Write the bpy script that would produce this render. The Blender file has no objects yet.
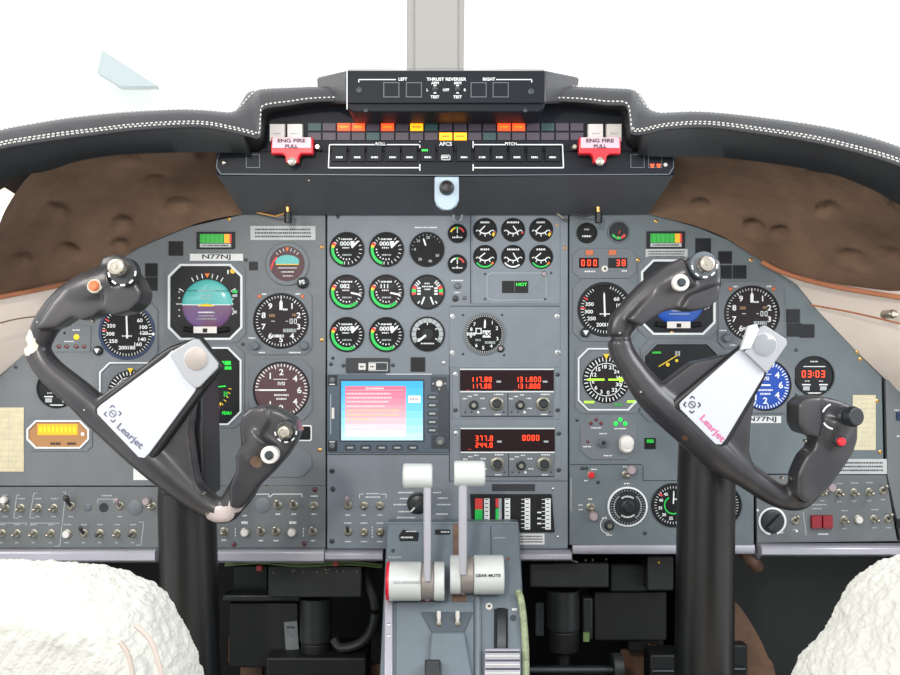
import bpy, math, random
from mathutils import Vector, noise
random.seed(7)
SC = bpy.context.scene
COL = SC.collection
F = 850.0; S = 0.0016; D = F * S; ZC = 0.95
PI = math.pi

def P(x, y, d=0.0):
    k = S * (D - d) / D
    return Vector(((x - 450) * k, -d, ZC - (y - 337.5) * k))

# ------------------------------------------------------------ materials
def lin(h):
    h = h.lstrip('#'); c = [int(h[i:i + 2], 16) / 255 for i in (0, 2, 4)]
    return [(x / 12.92 if x <= .04045 else ((x + .055) / 1.055) ** 2.4) for x in c]
MATS = {}
def mat(name, hexc, rough=.6, metal=0.0, emit=0.0, spec=.5, var=0.0, vscale=40, bump=0.0, bscale=200, var2=None, coat=0.0):
    m = bpy.data.materials.new(name); m.use_nodes = True
    nt = m.node_tree; b = nt.nodes['Principled BSDF']
    c = lin(hexc)
    b.inputs['Base Color'].default_value = (*c, 1)
    b.inputs['Roughness'].default_value = rough
    b.inputs['Metallic'].default_value = metal
    b.inputs['Specular IOR Level'].default_value = spec
    b.inputs['Coat Weight'].default_value = coat
    b.inputs['Coat Roughness'].default_value = .08
    if emit:
        b.inputs['Emission Color'].default_value = (*c, 1)
        b.inputs['Emission Strength'].default_value = emit
    if var or var2 or bump:
        tc = nt.nodes.new('ShaderNodeTexCoord')
    if var or var2:
        n = nt.nodes.new('ShaderNodeTexNoise'); n.inputs['Scale'].default_value = vscale
        n.inputs['Detail'].default_value = 8; n.inputs['Roughness'].default_value = .65
        nt.links.new(tc.outputs['Object'], n.inputs['Vector'])
        r = nt.nodes.new('ShaderNodeValToRGB')
        r.color_ramp.elements[0].position = .32; r.color_ramp.elements[1].position = .68
        lo = [x * (1 - var) for x in c]; hi = [min(1, x * (1 + var)) for x in c]
        if var2: hi = lin(var2)
        r.color_ramp.elements[0].color = (*lo, 1); r.color_ramp.elements[1].color = (*hi, 1)
        nt.links.new(n.outputs['Fac'], r.inputs['Fac']); nt.links.new(r.outputs['Color'], b.inputs['Base Color'])
    if bump:
        n2 = nt.nodes.new('ShaderNodeTexNoise'); n2.inputs['Scale'].default_value = bscale; n2.inputs['Detail'].default_value = 4
        nt.links.new(tc.outputs['Object'], n2.inputs['Vector'])
        bp = nt.nodes.new('ShaderNodeBump'); bp.inputs['Strength'].default_value = bump; bp.inputs['Distance'].default_value = .002
        nt.links.new(n2.outputs['Fac'], bp.inputs['Height']); nt.links.new(bp.outputs['Normal'], b.inputs['Normal'])
    MATS[name] = m
    return m

mat('panel_paint', '#676c70', .5, var=.09, vscale=14, bump=.15, bscale=900)
mat('panel_paint_centre', '#727b84', .5, var=.09, vscale=14, bump=.15, bscale=900)
mat('bezel_paint', '#656c72', .5, var=.06, vscale=20)
mat('switch_panel_paint', '#62676a', .5, var=.1, vscale=18)
mat('ledge_metal', '#a9a9b4', .35, metal=.4, var=.1, vscale=9)
mat('dark_seam', '#262b30', .7)
mat('dial_black', '#101114', .6, spec=.25)
mat('dial_grey', '#2c2f31', .6, spec=.25)
mat('dial_plum', '#563e43', .5, spec=.3)
mat('dial_plum_dark', '#1f161b', .55, spec=.3)
mat('dial_blue_glare', '#1e4aa6', .5, spec=.3)  # blue glare on the lens, put into the dial colour
mat('dial_navy', '#1c2a4c', .3, coat=.4)
mat('bezel_black', '#17191c', .5, spec=.3)
mat('bezel_blue', '#1d3154', .35, spec=.4)  # on the left airspeed rim this blue paints a lens reflection
mat('rim_light', '#d4dadc', .4)
mat('print_white', '#dfe3e4', .5)
mat('print_dim', '#a3abaf', .5)
mat('print_green', '#16c653', .5)
mat('print_yellow', '#e6c21e', .5)
mat('print_orange', '#e8741e', .5)
mat('print_red', '#d93a3a', .5)
mat('print_dark', '#2b2b33', .6)
mat('print_pink', '#c25a86', .6)
mat('sky_ball', '#4fb0ac', .4, coat=.2)
mat('ground_ball', '#74463a', .4, coat=.2, var2='#5f4a86', vscale=14)
mat('earth_brown', '#7a5b3c', .5)
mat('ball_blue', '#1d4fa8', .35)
mat('screw_brass', '#c99a5c', .3, metal=.9)
mat('screw_steel', '#b9bcbc', .3, metal=.9)
mat('screw_dark', '#3f474c', .4, metal=.5)
mat('black_plastic', '#17191c', .42)
mat('annun_black', '#262a30', .5)
mat('annun_off', '#463d4a', .5)
mat('annun_off_green', '#2b4a4c', .5)
mat('glow_red', '#ff4a20', .5, emit=1.6)
mat('glow_orange', '#ffa010', .5, emit=1.5)
mat('glow_amber', '#eb9a1a', .5, emit=.6)
mat('lamp_green', '#10d040', .4, emit=1.0)
mat('lamp_red_off', '#5a1a28', .35, coat=.4)
mat('lamp_orange_off', '#c4663a', .4)
mat('lamp_yellow', '#ffc800', .4, emit=.8)
mat('digit_red', '#ff3c14', .4, emit=2.2)
mat('digit_green', '#18d038', .4, emit=1.0)
mat('digit_lime', '#a4e838', .4, emit=.7)
mat('panel_paint_right', '#606b70', .5, var=.09, vscale=14, bump=.15, bscale=900)
mat('digit_yellow', '#c8a820', .4, emit=.5)
mat('lcd_amber_back', '#a2764a', .4, emit=.06)
mat('window_dark_red', '#200c12', .5, spec=.18)
mat('window_black', '#121418', .4, spec=.3)
mat('display_green', '#1fa834', .4, emit=.15)
mat('screen_blue', '#3aa6e0', .35, emit=.45)
mat('screen_pink', '#e8788c', .35, emit=.5)
mat('screen_pale', '#f0d8dc', .35, emit=.5)
mat('mfd_bezel', '#4b5967', .4, var=.05)
mat('mfd_dark', '#33383f', .4)
mat('placard', '#b5bbbb', .6, var=.06, vscale=60)
mat('placard_white', '#d8dada', .6)
mat('paper_card', '#c9c0a2', .8, var=.12, vscale=70)
mat('toggle_metal', '#b9b2a6', .25, metal=.9)
mat('toggle_nut', '#8e8c80', .35, metal=.8)
mat('toggle_dark', '#3a3a3c', .4)
mat('knob_black', '#22262a', .35)
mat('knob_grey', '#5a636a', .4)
mat('knob_pink', '#9f9094', .4)
mat('knob_red', '#d02430', .35)
mat('button_white', '#d6d3cf', .45)
mat('lever_white', '#d3d8d6', .38, var=.03, coat=.15)
mat('lever_stem', '#c8c8d2', .35, metal=.2)
mat('red_plastic', '#e01a38', .35)
mat('fire_plate', '#c9a9b4', .4)
mat('fire_red', '#d3202e', .35, coat=.3)
mat('pedestal_paint', '#68747e', .45, var=.1, vscale=16, bump=.1, bscale=700)
mat('pedestal_dark', '#47525c', .45, var=.1, vscale=16)
mat('rail_worn', '#76806a', .5, var2='#b7c49a', vscale=90)
mat('worn_brown', '#6e5446', .6, var=.3, vscale=60)
mat('yoke_black', '#2a2a2e', .42, var=.15, vscale=25, bump=.08, bscale=500)
mat('yoke_plate', '#141518', .4)
mat('chip_white', '#cfcac0', .6)
mat('plaque_white', '#b9bcc6', .5)
mat('script_grey', '#5f5f74', .6)
mat('guard_red', '#8c1424', .4)
mat('clip_steel', '#a6a8ac', .3, metal=.5)
mat('clip_lens', '#84888c', .15, spec=.8, coat=.5)
mat('clip_disc', '#9c948f', .45, metal=.3)
mat('column_black', '#0d0e10', .33, var=.5, vscale=12, bump=.1)
mat('leather', '#38383b', .28, bump=.35, bscale=420, var=.15, vscale=20)  # pad tone lightened to hold the windscreen sheen
mat('leather_shaded', '#15181b', .65, bump=.3, bscale=420)  # darker copy of the leather; shade below the pad put into colour
mat('console_black', '#12161e', .5, spec=.22)
mat('console_face', '#161a22', .5, spec=.22)
mat('console_slope', '#54565c', .5, var=.08, vscale=20)
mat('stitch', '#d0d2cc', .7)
mat('bracket_blue', '#9fb2c0', .4)
mat('felt_brown', '#5c4737', .85, var2='#7d6350', vscale=9, bump=.5, bscale=90)
mat('edge_tan', '#a86c4c', .6, var=.15, vscale=20)
mat('wall_beige', '#eaddd3', .65, var=.04, vscale=8)
mat('wall_cream', '#e2e0c8', .7)
mat('post_paint', '#a5a39f', .6)
mat('sheepskin', '#c3c3bd', .95, spec=.05, bump=1.0, bscale=230)
mat('seam_pink', '#c0b4ab', .9)
mat('seat_cream', '#d8ceb8', .8)
mat('foot_black', '#131517', .55, var=.3, vscale=14)
mat('foot_grey', '#26292b', .45, var=.3, vscale=22)
mat('foot_dark_green', '#17201f', .6)
mat('foot_tag', '#6a7072', .6, var=.2, vscale=90)
mat('foot_brown', '#6a503f', .7, var=.3, vscale=30)
mat('foot_green', '#6f8a55', .6)
mat('foot_red', '#8a3030', .5)
mat('carpet', '#1a1c1d', .95)
mat('tarmac', '#c8c8c4', .9, var=.06, vscale=3)
mat('hangar_paint', '#d3dfe1', .8)
mat('hangar_pale', '#fafdfa', .8)
mat('steel_dark', '#4c4f52', .35, metal=.8)

def glass_mat():
    m = bpy.data.materials.new('windscreen_glass'); m.use_nodes = True; nt = m.node_tree
    for n in list(nt.nodes): nt.nodes.remove(n)
    o = nt.nodes.new('ShaderNodeOutputMaterial'); mx = nt.nodes.new('ShaderNodeMixShader')
    t = nt.nodes.new('ShaderNodeBsdfTransparent'); g = nt.nodes.new('ShaderNodeBsdfGlossy')
    g.inputs['Roughness'].default_value = .02; mx.inputs[0].default_value = .05
    nt.links.new(t.outputs[0], mx.inputs[1]); nt.links.new(g.outputs[0], mx.inputs[2]); nt.links.new(mx.outputs[0], o.inputs[0])
    MATS['windscreen_glass'] = m
glass_mat()

# ------------------------------------------------------------ mesh builder
GLY = {}
def glyph(s):
    if s in GLY: return GLY[s]
    cu = bpy.data.curves.new('txt', 'FONT'); cu.body = s; cu.size = 1.0; cu.align_x = 'CENTER'; cu.align_y = 'CENTER'; cu.resolution_u = 3; cu.offset = .022
    ob = bpy.data.objects.new('txt', cu); COL.objects.link(ob)
    me = bpy.data.meshes.new_from_object(ob)
    v = [(p.co.x, p.co.y) for p in me.vertices]; f = [tuple(q.vertices) for q in me.polygons]
    if v:
        ys = [q[1] for q in v]; h = max(ys) - min(ys); cy = (max(ys) + min(ys)) / 2; xs = [q[0] for q in v]; cx = (max(xs) + min(xs)) / 2
        v = [(x - cx, y - cy) for x, y in v]
    bpy.data.objects.remove(ob); bpy.data.meshes.remove(me); bpy.data.curves.remove(cu)
    GLY[s] = (v, f); return GLY[s]

class MB:
    """shape collector; x, y are photo-frame units on the plane at depth d, w is millimetres towards the cabin"""
    def __init__(s, d=0.0, fn=None):
        s.v = []; s.f = []; s.m = []; s.mats = []; s.d = d
        s.fn = fn or (lambda x, y, w: P(x, y, d) + Vector((0, -w / 1000, 0)))
    def mi(s, m):
        if m not in s.mats: s.mats.append(m)
        return s.mats.index(m)
    def add(s, pts, faces, m):
        b = len(s.v); s.v += pts; k = s.mi(m)
        for f in faces: s.f.append([b + i for i in f]); s.m.append(k)
    def prism(s, poly, w0, w1, m, inset=0):
        n = len(poly)
        if sum(poly[i][0] * poly[(i + 1) % n][1] - poly[(i + 1) % n][0] * poly[i][1] for i in range(n)) < 0: poly = poly[::-1]
        # poly now clockwise on the y-down plane's screen = outward order fixed below
        top = poly
        if inset:
            cx = sum(p[0] for p in poly) / n; cy = sum(p[1] for p in poly) / n
            top = []
            for x, y in poly:
                L = math.hypot(x - cx, y - cy) or 1; q = 1 - inset / L; top.append((cx + (x - cx) * q, cy + (y - cy) * q))
        pts = [s.fn(x, y, w0) for x, y in poly] + [s.fn(x, y, w1) for x, y in top]
        fs = [list(range(n))] + [[n + i for i in reversed(range(n))]]
        for i in range(n):
            j = (i + 1) % n; fs.append([i, n + i, n + j, j])
        s.add(pts, fs, m)
    def box(s, x0, y0, x1, y1, w0, w1, m, inset=0): s.prism([(x0, y0), (x1, y0), (x1, y1), (x0, y1)], w0, w1, m, inset)
    def cbox(s, cx, cy, w, h, w0, w1, m, inset=0): s.box(cx - w / 2, cy - h / 2, cx + w / 2, cy + h / 2, w0, w1, m, inset)
    def rbox(s, x0, y0, x1, y1, r, w0, w1, m, n=4): s.prism(rrect(x0, y0, x1, y1, r, n), w0, w1, m)
    def cyl(s, cx, cy, r, w0, w1, m, n=24, r1=None):
        r1 = r if r1 is None else r1
        pts = [s.fn(cx + r * math.cos(a), cy + r * math.sin(a), w0) for a in (2 * PI * i / n for i in range(n))]
        pts += [s.fn(cx + r1 * math.cos(a), cy + r1 * math.sin(a), w1) for a in (2 * PI * i / n for i in range(n))]
        fs = [list(range(n)), [n + i for i in reversed(range(n))]] + [[i, n + i, n + (i + 1) % n, (i + 1) % n] for i in range(n)]
        s.add(pts, fs, m)
    def lathe(s, cx, cy, prof, m, n=24, cap=True):
        """prof = [(r, w)] from the back to the front"""
        pts = []; fs = []
        for r, w in prof:
            pts += [s.fn(cx + r * math.cos(2 * PI * i / n), cy + r * math.sin(2 * PI * i / n), w) for i in range(n)]
        for k in range(len(prof) - 1):
            for i in range(n):
                j = (i + 1) % n; fs.append([k * n + i, (k + 1) * n + i, (k + 1) * n + j, k * n + j])
        if cap: fs.append([(len(prof) - 1) * n + i for i in reversed(range(n))])
        s.add(pts, fs, m)
    def ringw(s, outer, inner, w0, w1, w2, m):
        """frame between two loops: outer wall from w0 up to w1, face at w1, inner wall down to w2"""
        n = len(outer)
        pts = [s.fn(x, y, w0) for x, y in outer] + [s.fn(x, y, w1) for x, y in outer] + [s.fn(x, y, w1) for x, y in inner] + [s.fn(x, y, w2) for x, y in inner]
        fs = []
        for k in range(3):
            for i in range(n):
                j = (i + 1) % n; fs.append([k * n + i, (k + 1) * n + i, (k + 1) * n + j, k * n + j])
        s.add(pts, fs, m)
    def line(s, x0, y0, x1, y1, t, m, w=.6):
        dx, dy = x1 - x0, y1 - y0; L = math.hypot(dx, dy) or 1; nx, ny = -dy / L * t / 2, dx / L * t / 2
        s.flat([(x0 + nx, y0 + ny), (x1 + nx, y1 + ny), (x1 - nx, y1 - ny), (x0 - nx, y0 - ny)], w, m)
    def poly(s, pts, t, m, w=.6, close=False):
        for a, b in zip(pts, pts[1:] + (pts[:1] if close else [])):
            if a != b: s.line(a[0], a[1], b[0], b[1], t, m, w)
    def flat(s, pts, w, m):
        n = len(pts)
        if sum(pts[i][0] * pts[(i + 1) % n][1] - pts[(i + 1) % n][0] * pts[i][1] for i in range(n)) > 0: pts = pts[::-1]
        s.add([s.fn(x, y, w) for x, y in pts], [list(range(n))], m)
    def disc(s, cx, cy, r, w, m, n=28): s.flat([(cx + r * math.cos(2 * PI * i / n), cy + r * math.sin(2 * PI * i / n)) for i in range(n)], w, m)
    def arc(s, cx, cy, r0, r1, a0, a1, w, m, step=6):
        """clock angles: degrees, 0 up, clockwise"""
        n = max(1, int(abs(a1 - a0) / step)); A = [math.radians(a0 + (a1 - a0) * i / n) for i in range(n + 1)]
        for a, b in zip(A, A[1:]):
            s.flat([(cx + r * math.sin(t), cy - r * math.cos(t)) for r, t in ((r0, a), (r1, a), (r1, b), (r0, b))], w, m)
    def tick(s, cx, cy, a, r0, r1, t, m, w=.6):
        a = math.radians(a); s.line(cx + r0 * math.sin(a), cy - r0 * math.cos(a), cx + r1 * math.sin(a), cy - r1 * math.cos(a), t, m, w)
    def text(s, t, x, y, h, m, w=.7, rot=0, stretch=1.0):
        v, f = glyph(t); k = h / .7; c, sn = math.cos(math.radians(rot)), math.sin(math.radians(rot))
        s.add([s.fn(x + (a * stretch * c - b * sn) * k, y - (a * stretch * sn + b * c) * k, w) for a, b in v], f, m)
    def seg(s, t, x, y, h, m, w=.7, pitch=None):
        """seven-segment digits, h tall, centred on x, y"""
        wd = h * .5; pitch = pitch or h * .84; T = h * .13; n = sum(.45 if c == '.' or c == ':' else 1 for c in t); u = x - n * pitch / 2 + pitch / 2
        for c in t:
            if c in '.:':
                u -= pitch * .275
                for v in ((h * .42,) if c == '.' else (-h * .2, h * .2)): s.flat([(u - T * .6, y + v - T * .6), (u + T * .6, y + v - T * .6), (u + T * .6, y + v + T * .6), (u - T * .6, y + v + T * .6)], w, m)
                u += pitch * .725; continue
            on = {'0': 'abcdef', '1': 'bc', '2': 'abged', '3': 'abgcd', '4': 'fgbc', '5': 'afgcd', '6': 'afgedc', '7': 'abc', '8': 'abcdefg', '9': 'abcdfg', '-': 'g'}[c]
            L = {'a': (-1, -1, 1, -1), 'g': (-1, 0, 1, 0), 'd': (-1, 1, 1, 1), 'f': (-1, -1, -1, 0), 'b': (1, -1, 1, 0), 'e': (-1, 0, -1, 1), 'c': (1, 0, 1, 1)}
            for q in on:
                a, b_, c_, d = L[q]; s.line(u + a * wd / 2 * .86, y + b_ * h / 2 * .9, u + c_ * wd / 2 * .86, y + d * h / 2 * .9, T, m, w)
            u += pitch
    def cap(s, x, y, wd, h, m, w=.6, seed=None):
        """an unreadable printed caption: a broken run of small strokes"""
        r = random.Random(seed if seed is not None else int(x * 31 + y * 17)); u = x - wd / 2
        while u < x + wd / 2 - .3:
            q = min(r.uniform(.7, 1.6), x + wd / 2 - u); s.flat([(u, y - h / 2), (u + q, y - h / 2), (u + q, y + h / 2), (u, y + h / 2)], w, m); u += q + r.uniform(.3, .7)
    def tube(s, pts, rad, m, n=10, caps=True):
        """world-space tube; rad a number or one per point"""
        pts = [Vector(p) for p in pts]; N = len(pts); R = rad if isinstance(rad, (list, tuple)) else [rad] * N
        t0 = (pts[1] - pts[0]).normalized(); up = Vector((0, 0, 1)) if abs(t0.z) < .9 else Vector((1, 0, 0)); vs = []; fs = []
        for i in range(N):
            t = (pts[min(i + 1, N - 1)] - pts[max(i - 1, 0)]).normalized(); a = t.cross(up).normalized(); b = t.cross(a).normalized()
            up = -b if False else up
            for j in range(n):
                q = 2 * PI * j / n; vs.append(pts[i] + (a * math.cos(q) + b * math.sin(q)) * R[i])
        for i in range(N - 1):
            for j in range(n):
                k = (j + 1) % n; fs.append([i * n + j, i * n + k, (i + 1) * n + k, (i + 1) * n + j])
        if caps: fs += [list(range(n))[::-1], [(N - 1) * n + j for j in range(n)]]
        s.add(vs, fs, m)
    def grid(s, rows, m, close=False):
        """rows of world points with equal counts"""
        n = len(rows[0]); vs = [Vector(p) for r in rows for p in r]; fs = []
        for i in range(len(rows) - 1):
            for j in range(n - (0 if close else 1)):
                k = (j + 1) % n; fs.append([i * n + j, i * n + k, (i + 1) * n + k, (i + 1) * n + j])
        s.add(vs, fs, m)
    def wbox(s, a, b, m):
        """world-space axis box"""
        x0, y0, z0 = [min(p, q) for p, q in zip(a, b)]; x1, y1, z1 = [max(p, q) for p, q in zip(a, b)]
        s.add([Vector(p) for p in ((x0, y0, z0), (x1, y0, z0), (x1, y1, z0), (x0, y1, z0), (x0, y0, z1), (x1, y0, z1), (x1, y1, z1), (x0, y1, z1))],
              [[3, 2, 1, 0], [4, 5, 6, 7], [0, 1, 5, 4], [1, 2, 6, 5], [2, 3, 7, 6], [3, 0, 4, 7]], m)
    def build(s, name, parent=None, bevel=0, seg=2, sub=0, angle=35, origin=None, solid=0, smooth=True):
        me = bpy.data.meshes.new(name)
        o = origin if origin is not None else (base_of(parent) if parent is not None else s.fn_origin())
        me.from_pydata([tuple(p - o) for p in s.v], [], s.f); me.update()
        for m in s.mats: me.materials.append(MATS[m])
        for p, k in zip(me.polygons, s.m): p.material_index = k
        ob = bpy.data.objects.new(name, me); COL.objects.link(ob)
        if parent is not None:
            ob.parent = parent; ob.location = o - base_of(parent)
        else: ob.location = o
        ob['_o'] = list(o)
        if smooth:
            for p in me.polygons: p.use_smooth = True
            me.set_sharp_from_angle(angle=math.radians(angle))
        if solid:
            q = ob.modifiers.new('thickness', 'SOLIDIFY'); q.thickness = solid
        if bevel:
            q = ob.modifiers.new('bevel', 'BEVEL'); q.width = bevel; q.segments = seg; q.limit_method = 'ANGLE'; q.angle_limit = math.radians(40)
        if sub:
            q = ob.modifiers.new('sub', 'SUBSURF'); q.levels = sub; q.render_levels = sub
        return ob
    def fn_origin(s):
        n = len(s.v); return sum(s.v, Vector()) / n
def base_of(o):
    return Vector(o['_o']) if '_o' in o else Vector()

def rrect(x0, y0, x1, y1, r, n=4):
    pts = []
    for cx, cy, a0 in ((x1 - r, y0 + r, -90), (x1 - r, y1 - r, 0), (x0 + r, y1 - r, 90), (x0 + r, y0 + r, 180)):
        for i in range(n + 1):
            a = math.radians(a0 + 90 * i / n); pts.append((cx + r * math.cos(a), cy + r * math.sin(a)))
    return pts
def octa(x0, y0, x1, y1, c):
    return [(x0 + c, y0), (x1 - c, y0), (x1, y0 + c), (x1, y1 - c), (x1 - c, y1), (x0 + c, y1), (x0, y1 - c), (x0, y0 + c)]
def radial(poly, cx, cy, angs):
    out = []
    for a in angs:
        dx, dy = math.cos(a), math.sin(a); best = None
        for i in range(len(poly)):
            x1, y1 = poly[i]; x2, y2 = poly[(i + 1) % len(poly)]; ex, ey = x2 - x1, y2 - y1; den = dx * ey - dy * ex
            if abs(den) < 1e-9: continue
            t = ((x1 - cx) * ey - (y1 - cy) * ex) / den; u = ((x1 - cx) * dy - (y1 - cy) * dx) / den
            if t > 0 and -1e-6 <= u <= 1 + 1e-6 and (best is None or t < best): best = t
        out.append((cx + dx * best, cy + dy * best))
    return out

def tag(o, label, cat=None, group=None, kind=None):
    o['label'] = label
    if cat: o['category'] = cat
    if group: o['group'] = group
    if kind: o['kind'] = kind
    return o
def thing(name, x, y, d, label, cat, group=None, at=None):
    o = bpy.data.objects.new(name, None); COL.objects.link(o); o.empty_display_size = .02
    o.location = at if at is not None else P(x, y, d); o['_o'] = list(o.location)
    return tag(o, label, cat, group)
def struct(o):
    o['kind'] = 'structure'; return o
W = 'print_white'
mat('screen_cream', '#f0b890', .4, emit=.5)
def screw(panel, x, y, m='screw_brass', r=2.0, d=0):
    b = MB(d); b.lathe(x, y, [(r, .2), (r, .9), (r * .6, 1.5)], m, 12); b.line(x - r * .6, y + r * .3, x + r * .6, y - r * .3, .5, 'dark_seam', 1.7)
    return b.build('screw', panel)

# ---- main instrument boards
def board(poly, label, m='panel_paint', w0=-6, w1=0):
    cx = sum(p[0] for p in poly) / len(poly); cy = sum(p[1] for p in poly) / len(poly)
    t = thing('instrument_panel', cx, cy, 0, label, 'instrument panel')
    b = MB(); b.prism(poly, w0, w1, m); b.build('panel_board', t, bevel=.0012)
    return t
LP = board([(-60, 425), (-30, 405), (0, 376), (27, 351), (60, 313), (105, 268), (133, 250), (160, 238), (187, 227), (243, 214), (325.6, 206), (325.6, 486), (-60, 486)],
           'left grey instrument panel carrying the pilot flight instruments')
CP = board([(327, 206), (568, 206), (568, 549), (327, 549)], 'central grey panel with engine dials, radios and moving-map screen', 'panel_paint_centre')
RP = board([(569.4, 206), (650, 213), (700, 228), (729, 240), (760, 260), (780, 272), (796, 284), (816, 309), (856, 351), (882, 377), (884, 474), (754, 474), (754, 545), (569.4, 545)],
           'right grey instrument panel carrying the copilot flight instruments', 'panel_paint_right')
for x, y in ((229, 219), (322, 247), (322, 340), (320, 450), (65, 333), (80, 410)): screw(LP, x, y)
for x, y, m in ((557, 225, 'screw_brass'), (565, 248, 'screw_brass')): screw(CP, x, y, m, 1.7)
for x, y in ((656, 221), (751, 260), (857, 352), (860, 359), (638, 260), (877, 401), (880, 452), (672, 333)): screw(RP, x, y)
for x, y in ((333, 471), (338, 217), (325 + 8, 358), (402, 284)): screw(CP, x, y, 'screw_dark', 1.8)
for x, y in ((16, 367), (58, 397), (246, 260), (308, 295), (243, 344)): screw(LP, x, y, 'screw_dark', 1.8)
for x, y in ((578, 330), (575, 295), (796, 350), (796, 395), (577, 420)): screw(RP, x, y, 'screw_dark', 1.8)

t = thing('panel_backing', 450, 300, -.02, 'dark structure behind the grey instrument panels', 'frame')
b = MB(-.012); b.prism([(-60, 430), (-2, 366), (25, 343), (58, 305), (103, 260), (131, 241), (185, 218), (242, 203), (250, 160), (640, 160), (652, 203), (704, 219), (733, 231), (764, 251), (802, 277), (822, 302), (862, 344), (900, 375), (940, 400), (940, 545), (-60, 545)], -20, 0, 'foot_black'); b.build('backing_board', t)
def square_light(panel, x, y, w, h, m='window_black', label=None):
    b = MB(); b.cbox(x, y, w + 1.6, h + 1.6, 0, .9, 'dark_seam'); b.cbox(x, y, w, h, 0, 1.6, m)
    o = b.build('annunciator_light', panel)
    if label: o['label'] = label
for a in ((176, 248.5, 13, 13), (151.5, 270, 11, 12), (151.5, 284, 11, 12), (253.5, 266, 7, 7)): square_light(LP, *a)
for a in ((703, 246, 14, 14), (725, 257.5, 12, 11), (724, 272, 14, 12), (739.5, 272, 12, 12), (793, 316, 12, 12), (794, 330, 13, 12), (807, 331, 13, 12)): square_light(RP, *a)
square_light(CP, 418, 364.5, 13, 13)

def placard(panel, x, y, w, h, lines=2, text=None, m='placard', th=None, seed=1, label=None):
    b = MB(); b.cbox(x, y, w, h, 0, .5, m)
    if text: b.text(text, x, y, th or h * .62, 'print_dark', .7, 0, 1.7)
    else:
        for i in range(lines): b.cap(x, y - h / 2 + h * (i + 1) / (lines + 1), w * .86, h * .3 / lines + .25, 'print_dark', .7, seed + i)
    o = b.build('placard', panel)
    if label: o['label'] = label
placard(LP, 216.5, 257.3, 53, 7, text='N77NJ', m='placard_white', label='white registration strip reading N77NJ')
placard(LP, 283, 233, 65, 14, 3)
placard(LP, 144.5, 470.5, 22, 19, 0, m='placard_white')
placard(LP, 211.5, 469, 4.5, 21, 0, m='placard_white')
placard(RP, 666.5, 254, 42, 10, 3)
placard(RP, 762, 419.5, 38, 7, text='N77NJ', m='placard_white', label='white registration strip half behind the yoke')
placard(RP, 851, 466.5, 74, 15, 3)
placard(CP, 530.5, 539, 28, 11, 3, m='placard_white')
b = MB(); b.cap(265.5, 249, 26, 0.01, W); b = MB()
b.cap(426, 227.5, 22, 1.3, W); b.build('lettering', CP)

def card(x, y, w, h, label):
    b = MB(); b.cbox(x, y, w, h, .3, .9, 'paper_card')
    for i in range(11): b.line(x - w * .42, y - h / 2 + 4 + i * (h - 8) / 10, x + w * .42, y - h / 2 + 4 + i * (h - 8) / 10, .35, 'print_dim', 1.1)
    b.line(x - w * .1, y - h / 2 + 3, x - w * .1, y + h / 2 - 3, .3, 'print_dim', 1.1)
    tag(b.build('paper_card', None), label, 'card', None)
card(11.5, 439.5, 25, 64, 'cream paper correction card beside the amber display on the left panel')
card(864, 422.5, 23, 55, 'cream paper correction card on the right panel beside the grip')

# ---- dial generator
def bezel_loops(kind, x, y, r, n=48):
    A = [2 * PI * i / n for i in range(n)]
    inner = [(x + r * math.cos(a), y + r * math.sin(a)) for a in A]
    return A, inner
def gauge(name, label, x, y, r, bez=('round', 1.6), face='dial_black', bm='bezel_black', rim=1.5, cat='gauge', group=None, depth=1.0):
    """Empty + bezel + dial; returns (thing, markings MB)"""
    t = thing(name, x, y, 0, label, cat, group)
    if bez[0] == 'round':
        b = MB(); R = r + bez[1]; b.lathe(x, y, [(R, 0), (R, 2.2), (R - .6, 3.0), (r, 3.0), (r - .3, 1.2)], bm, 40, cap=False); b.build('bezel', t)
    else:
        x0, y0, x1, y1, c = bez[1:6]
        poly = octa(x0, y0, x1, y1, c); cx, cy = x, y
        A = sorted([math.atan2(q[1] - cy, q[0] - cx) for q in poly] + [2 * PI * i / 48 - PI for i in range(48)])
        R = r + rim
        b = MB(); b.ringw(radial(poly, cx, cy, A), [(x + R * math.cos(a), y + R * math.sin(a)) for a in A], 0, 2.4, 2.4, bez[6] if len(bez) > 6 else 'bezel_paint')
        b.build('bezel', t)
        b = MB(); b.lathe(x, y, [(R, 2.4), (R - .3, 3.2), (r + .2, 3.2), (r - .2, 1.2)], bm, 40, cap=False); b.build('rim', t)
        for sx, sy in ((x0 + 4, y0 + 4), (x1 - 4, y0 + 4), (x0 + 4, y1 - 4), (x1 - 4, y1 - 4)):
            if c < 5: pass
    b = MB(); b.cyl(x, y, r, .1, 1.3, face, 40); b.build('dial', t)
    return t, MB()
def needle(t, x, y, ang, L, w, m=W, tail=3, hub=1.6, hubm='bezel_black', wz=2.2):
    a = math.radians(ang); dx, dy = math.sin(a), -math.cos(a); nx, ny = -dy, dx
    b = MB(); pts = [(x - dx * tail + nx * w / 2, y - dy * tail + ny * w / 2), (x + dx * L * .85 + nx * w / 2, y + dy * L * .85 + ny * w / 2), (x + dx * L, y + dy * L),
                     (x + dx * L * .85 - nx * w / 2, y + dy * L * .85 - ny * w / 2), (x - dx * tail - nx * w / 2, y - dy * tail - ny * w / 2)]
    b.prism(pts, wz - .3, wz, m); 
    if hub: b.cyl(x, y, hub, 1.4, wz + .5, hubm, 14)
    return b.build('needle', t)
def ticks(b, x, y, r0, r1, a0, a1, n, t, m=W):
    for i in range(n + 1): b.tick(x, y, a0 + (a1 - a0) * i / n, r0, r1, t, m, 1.5)
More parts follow.
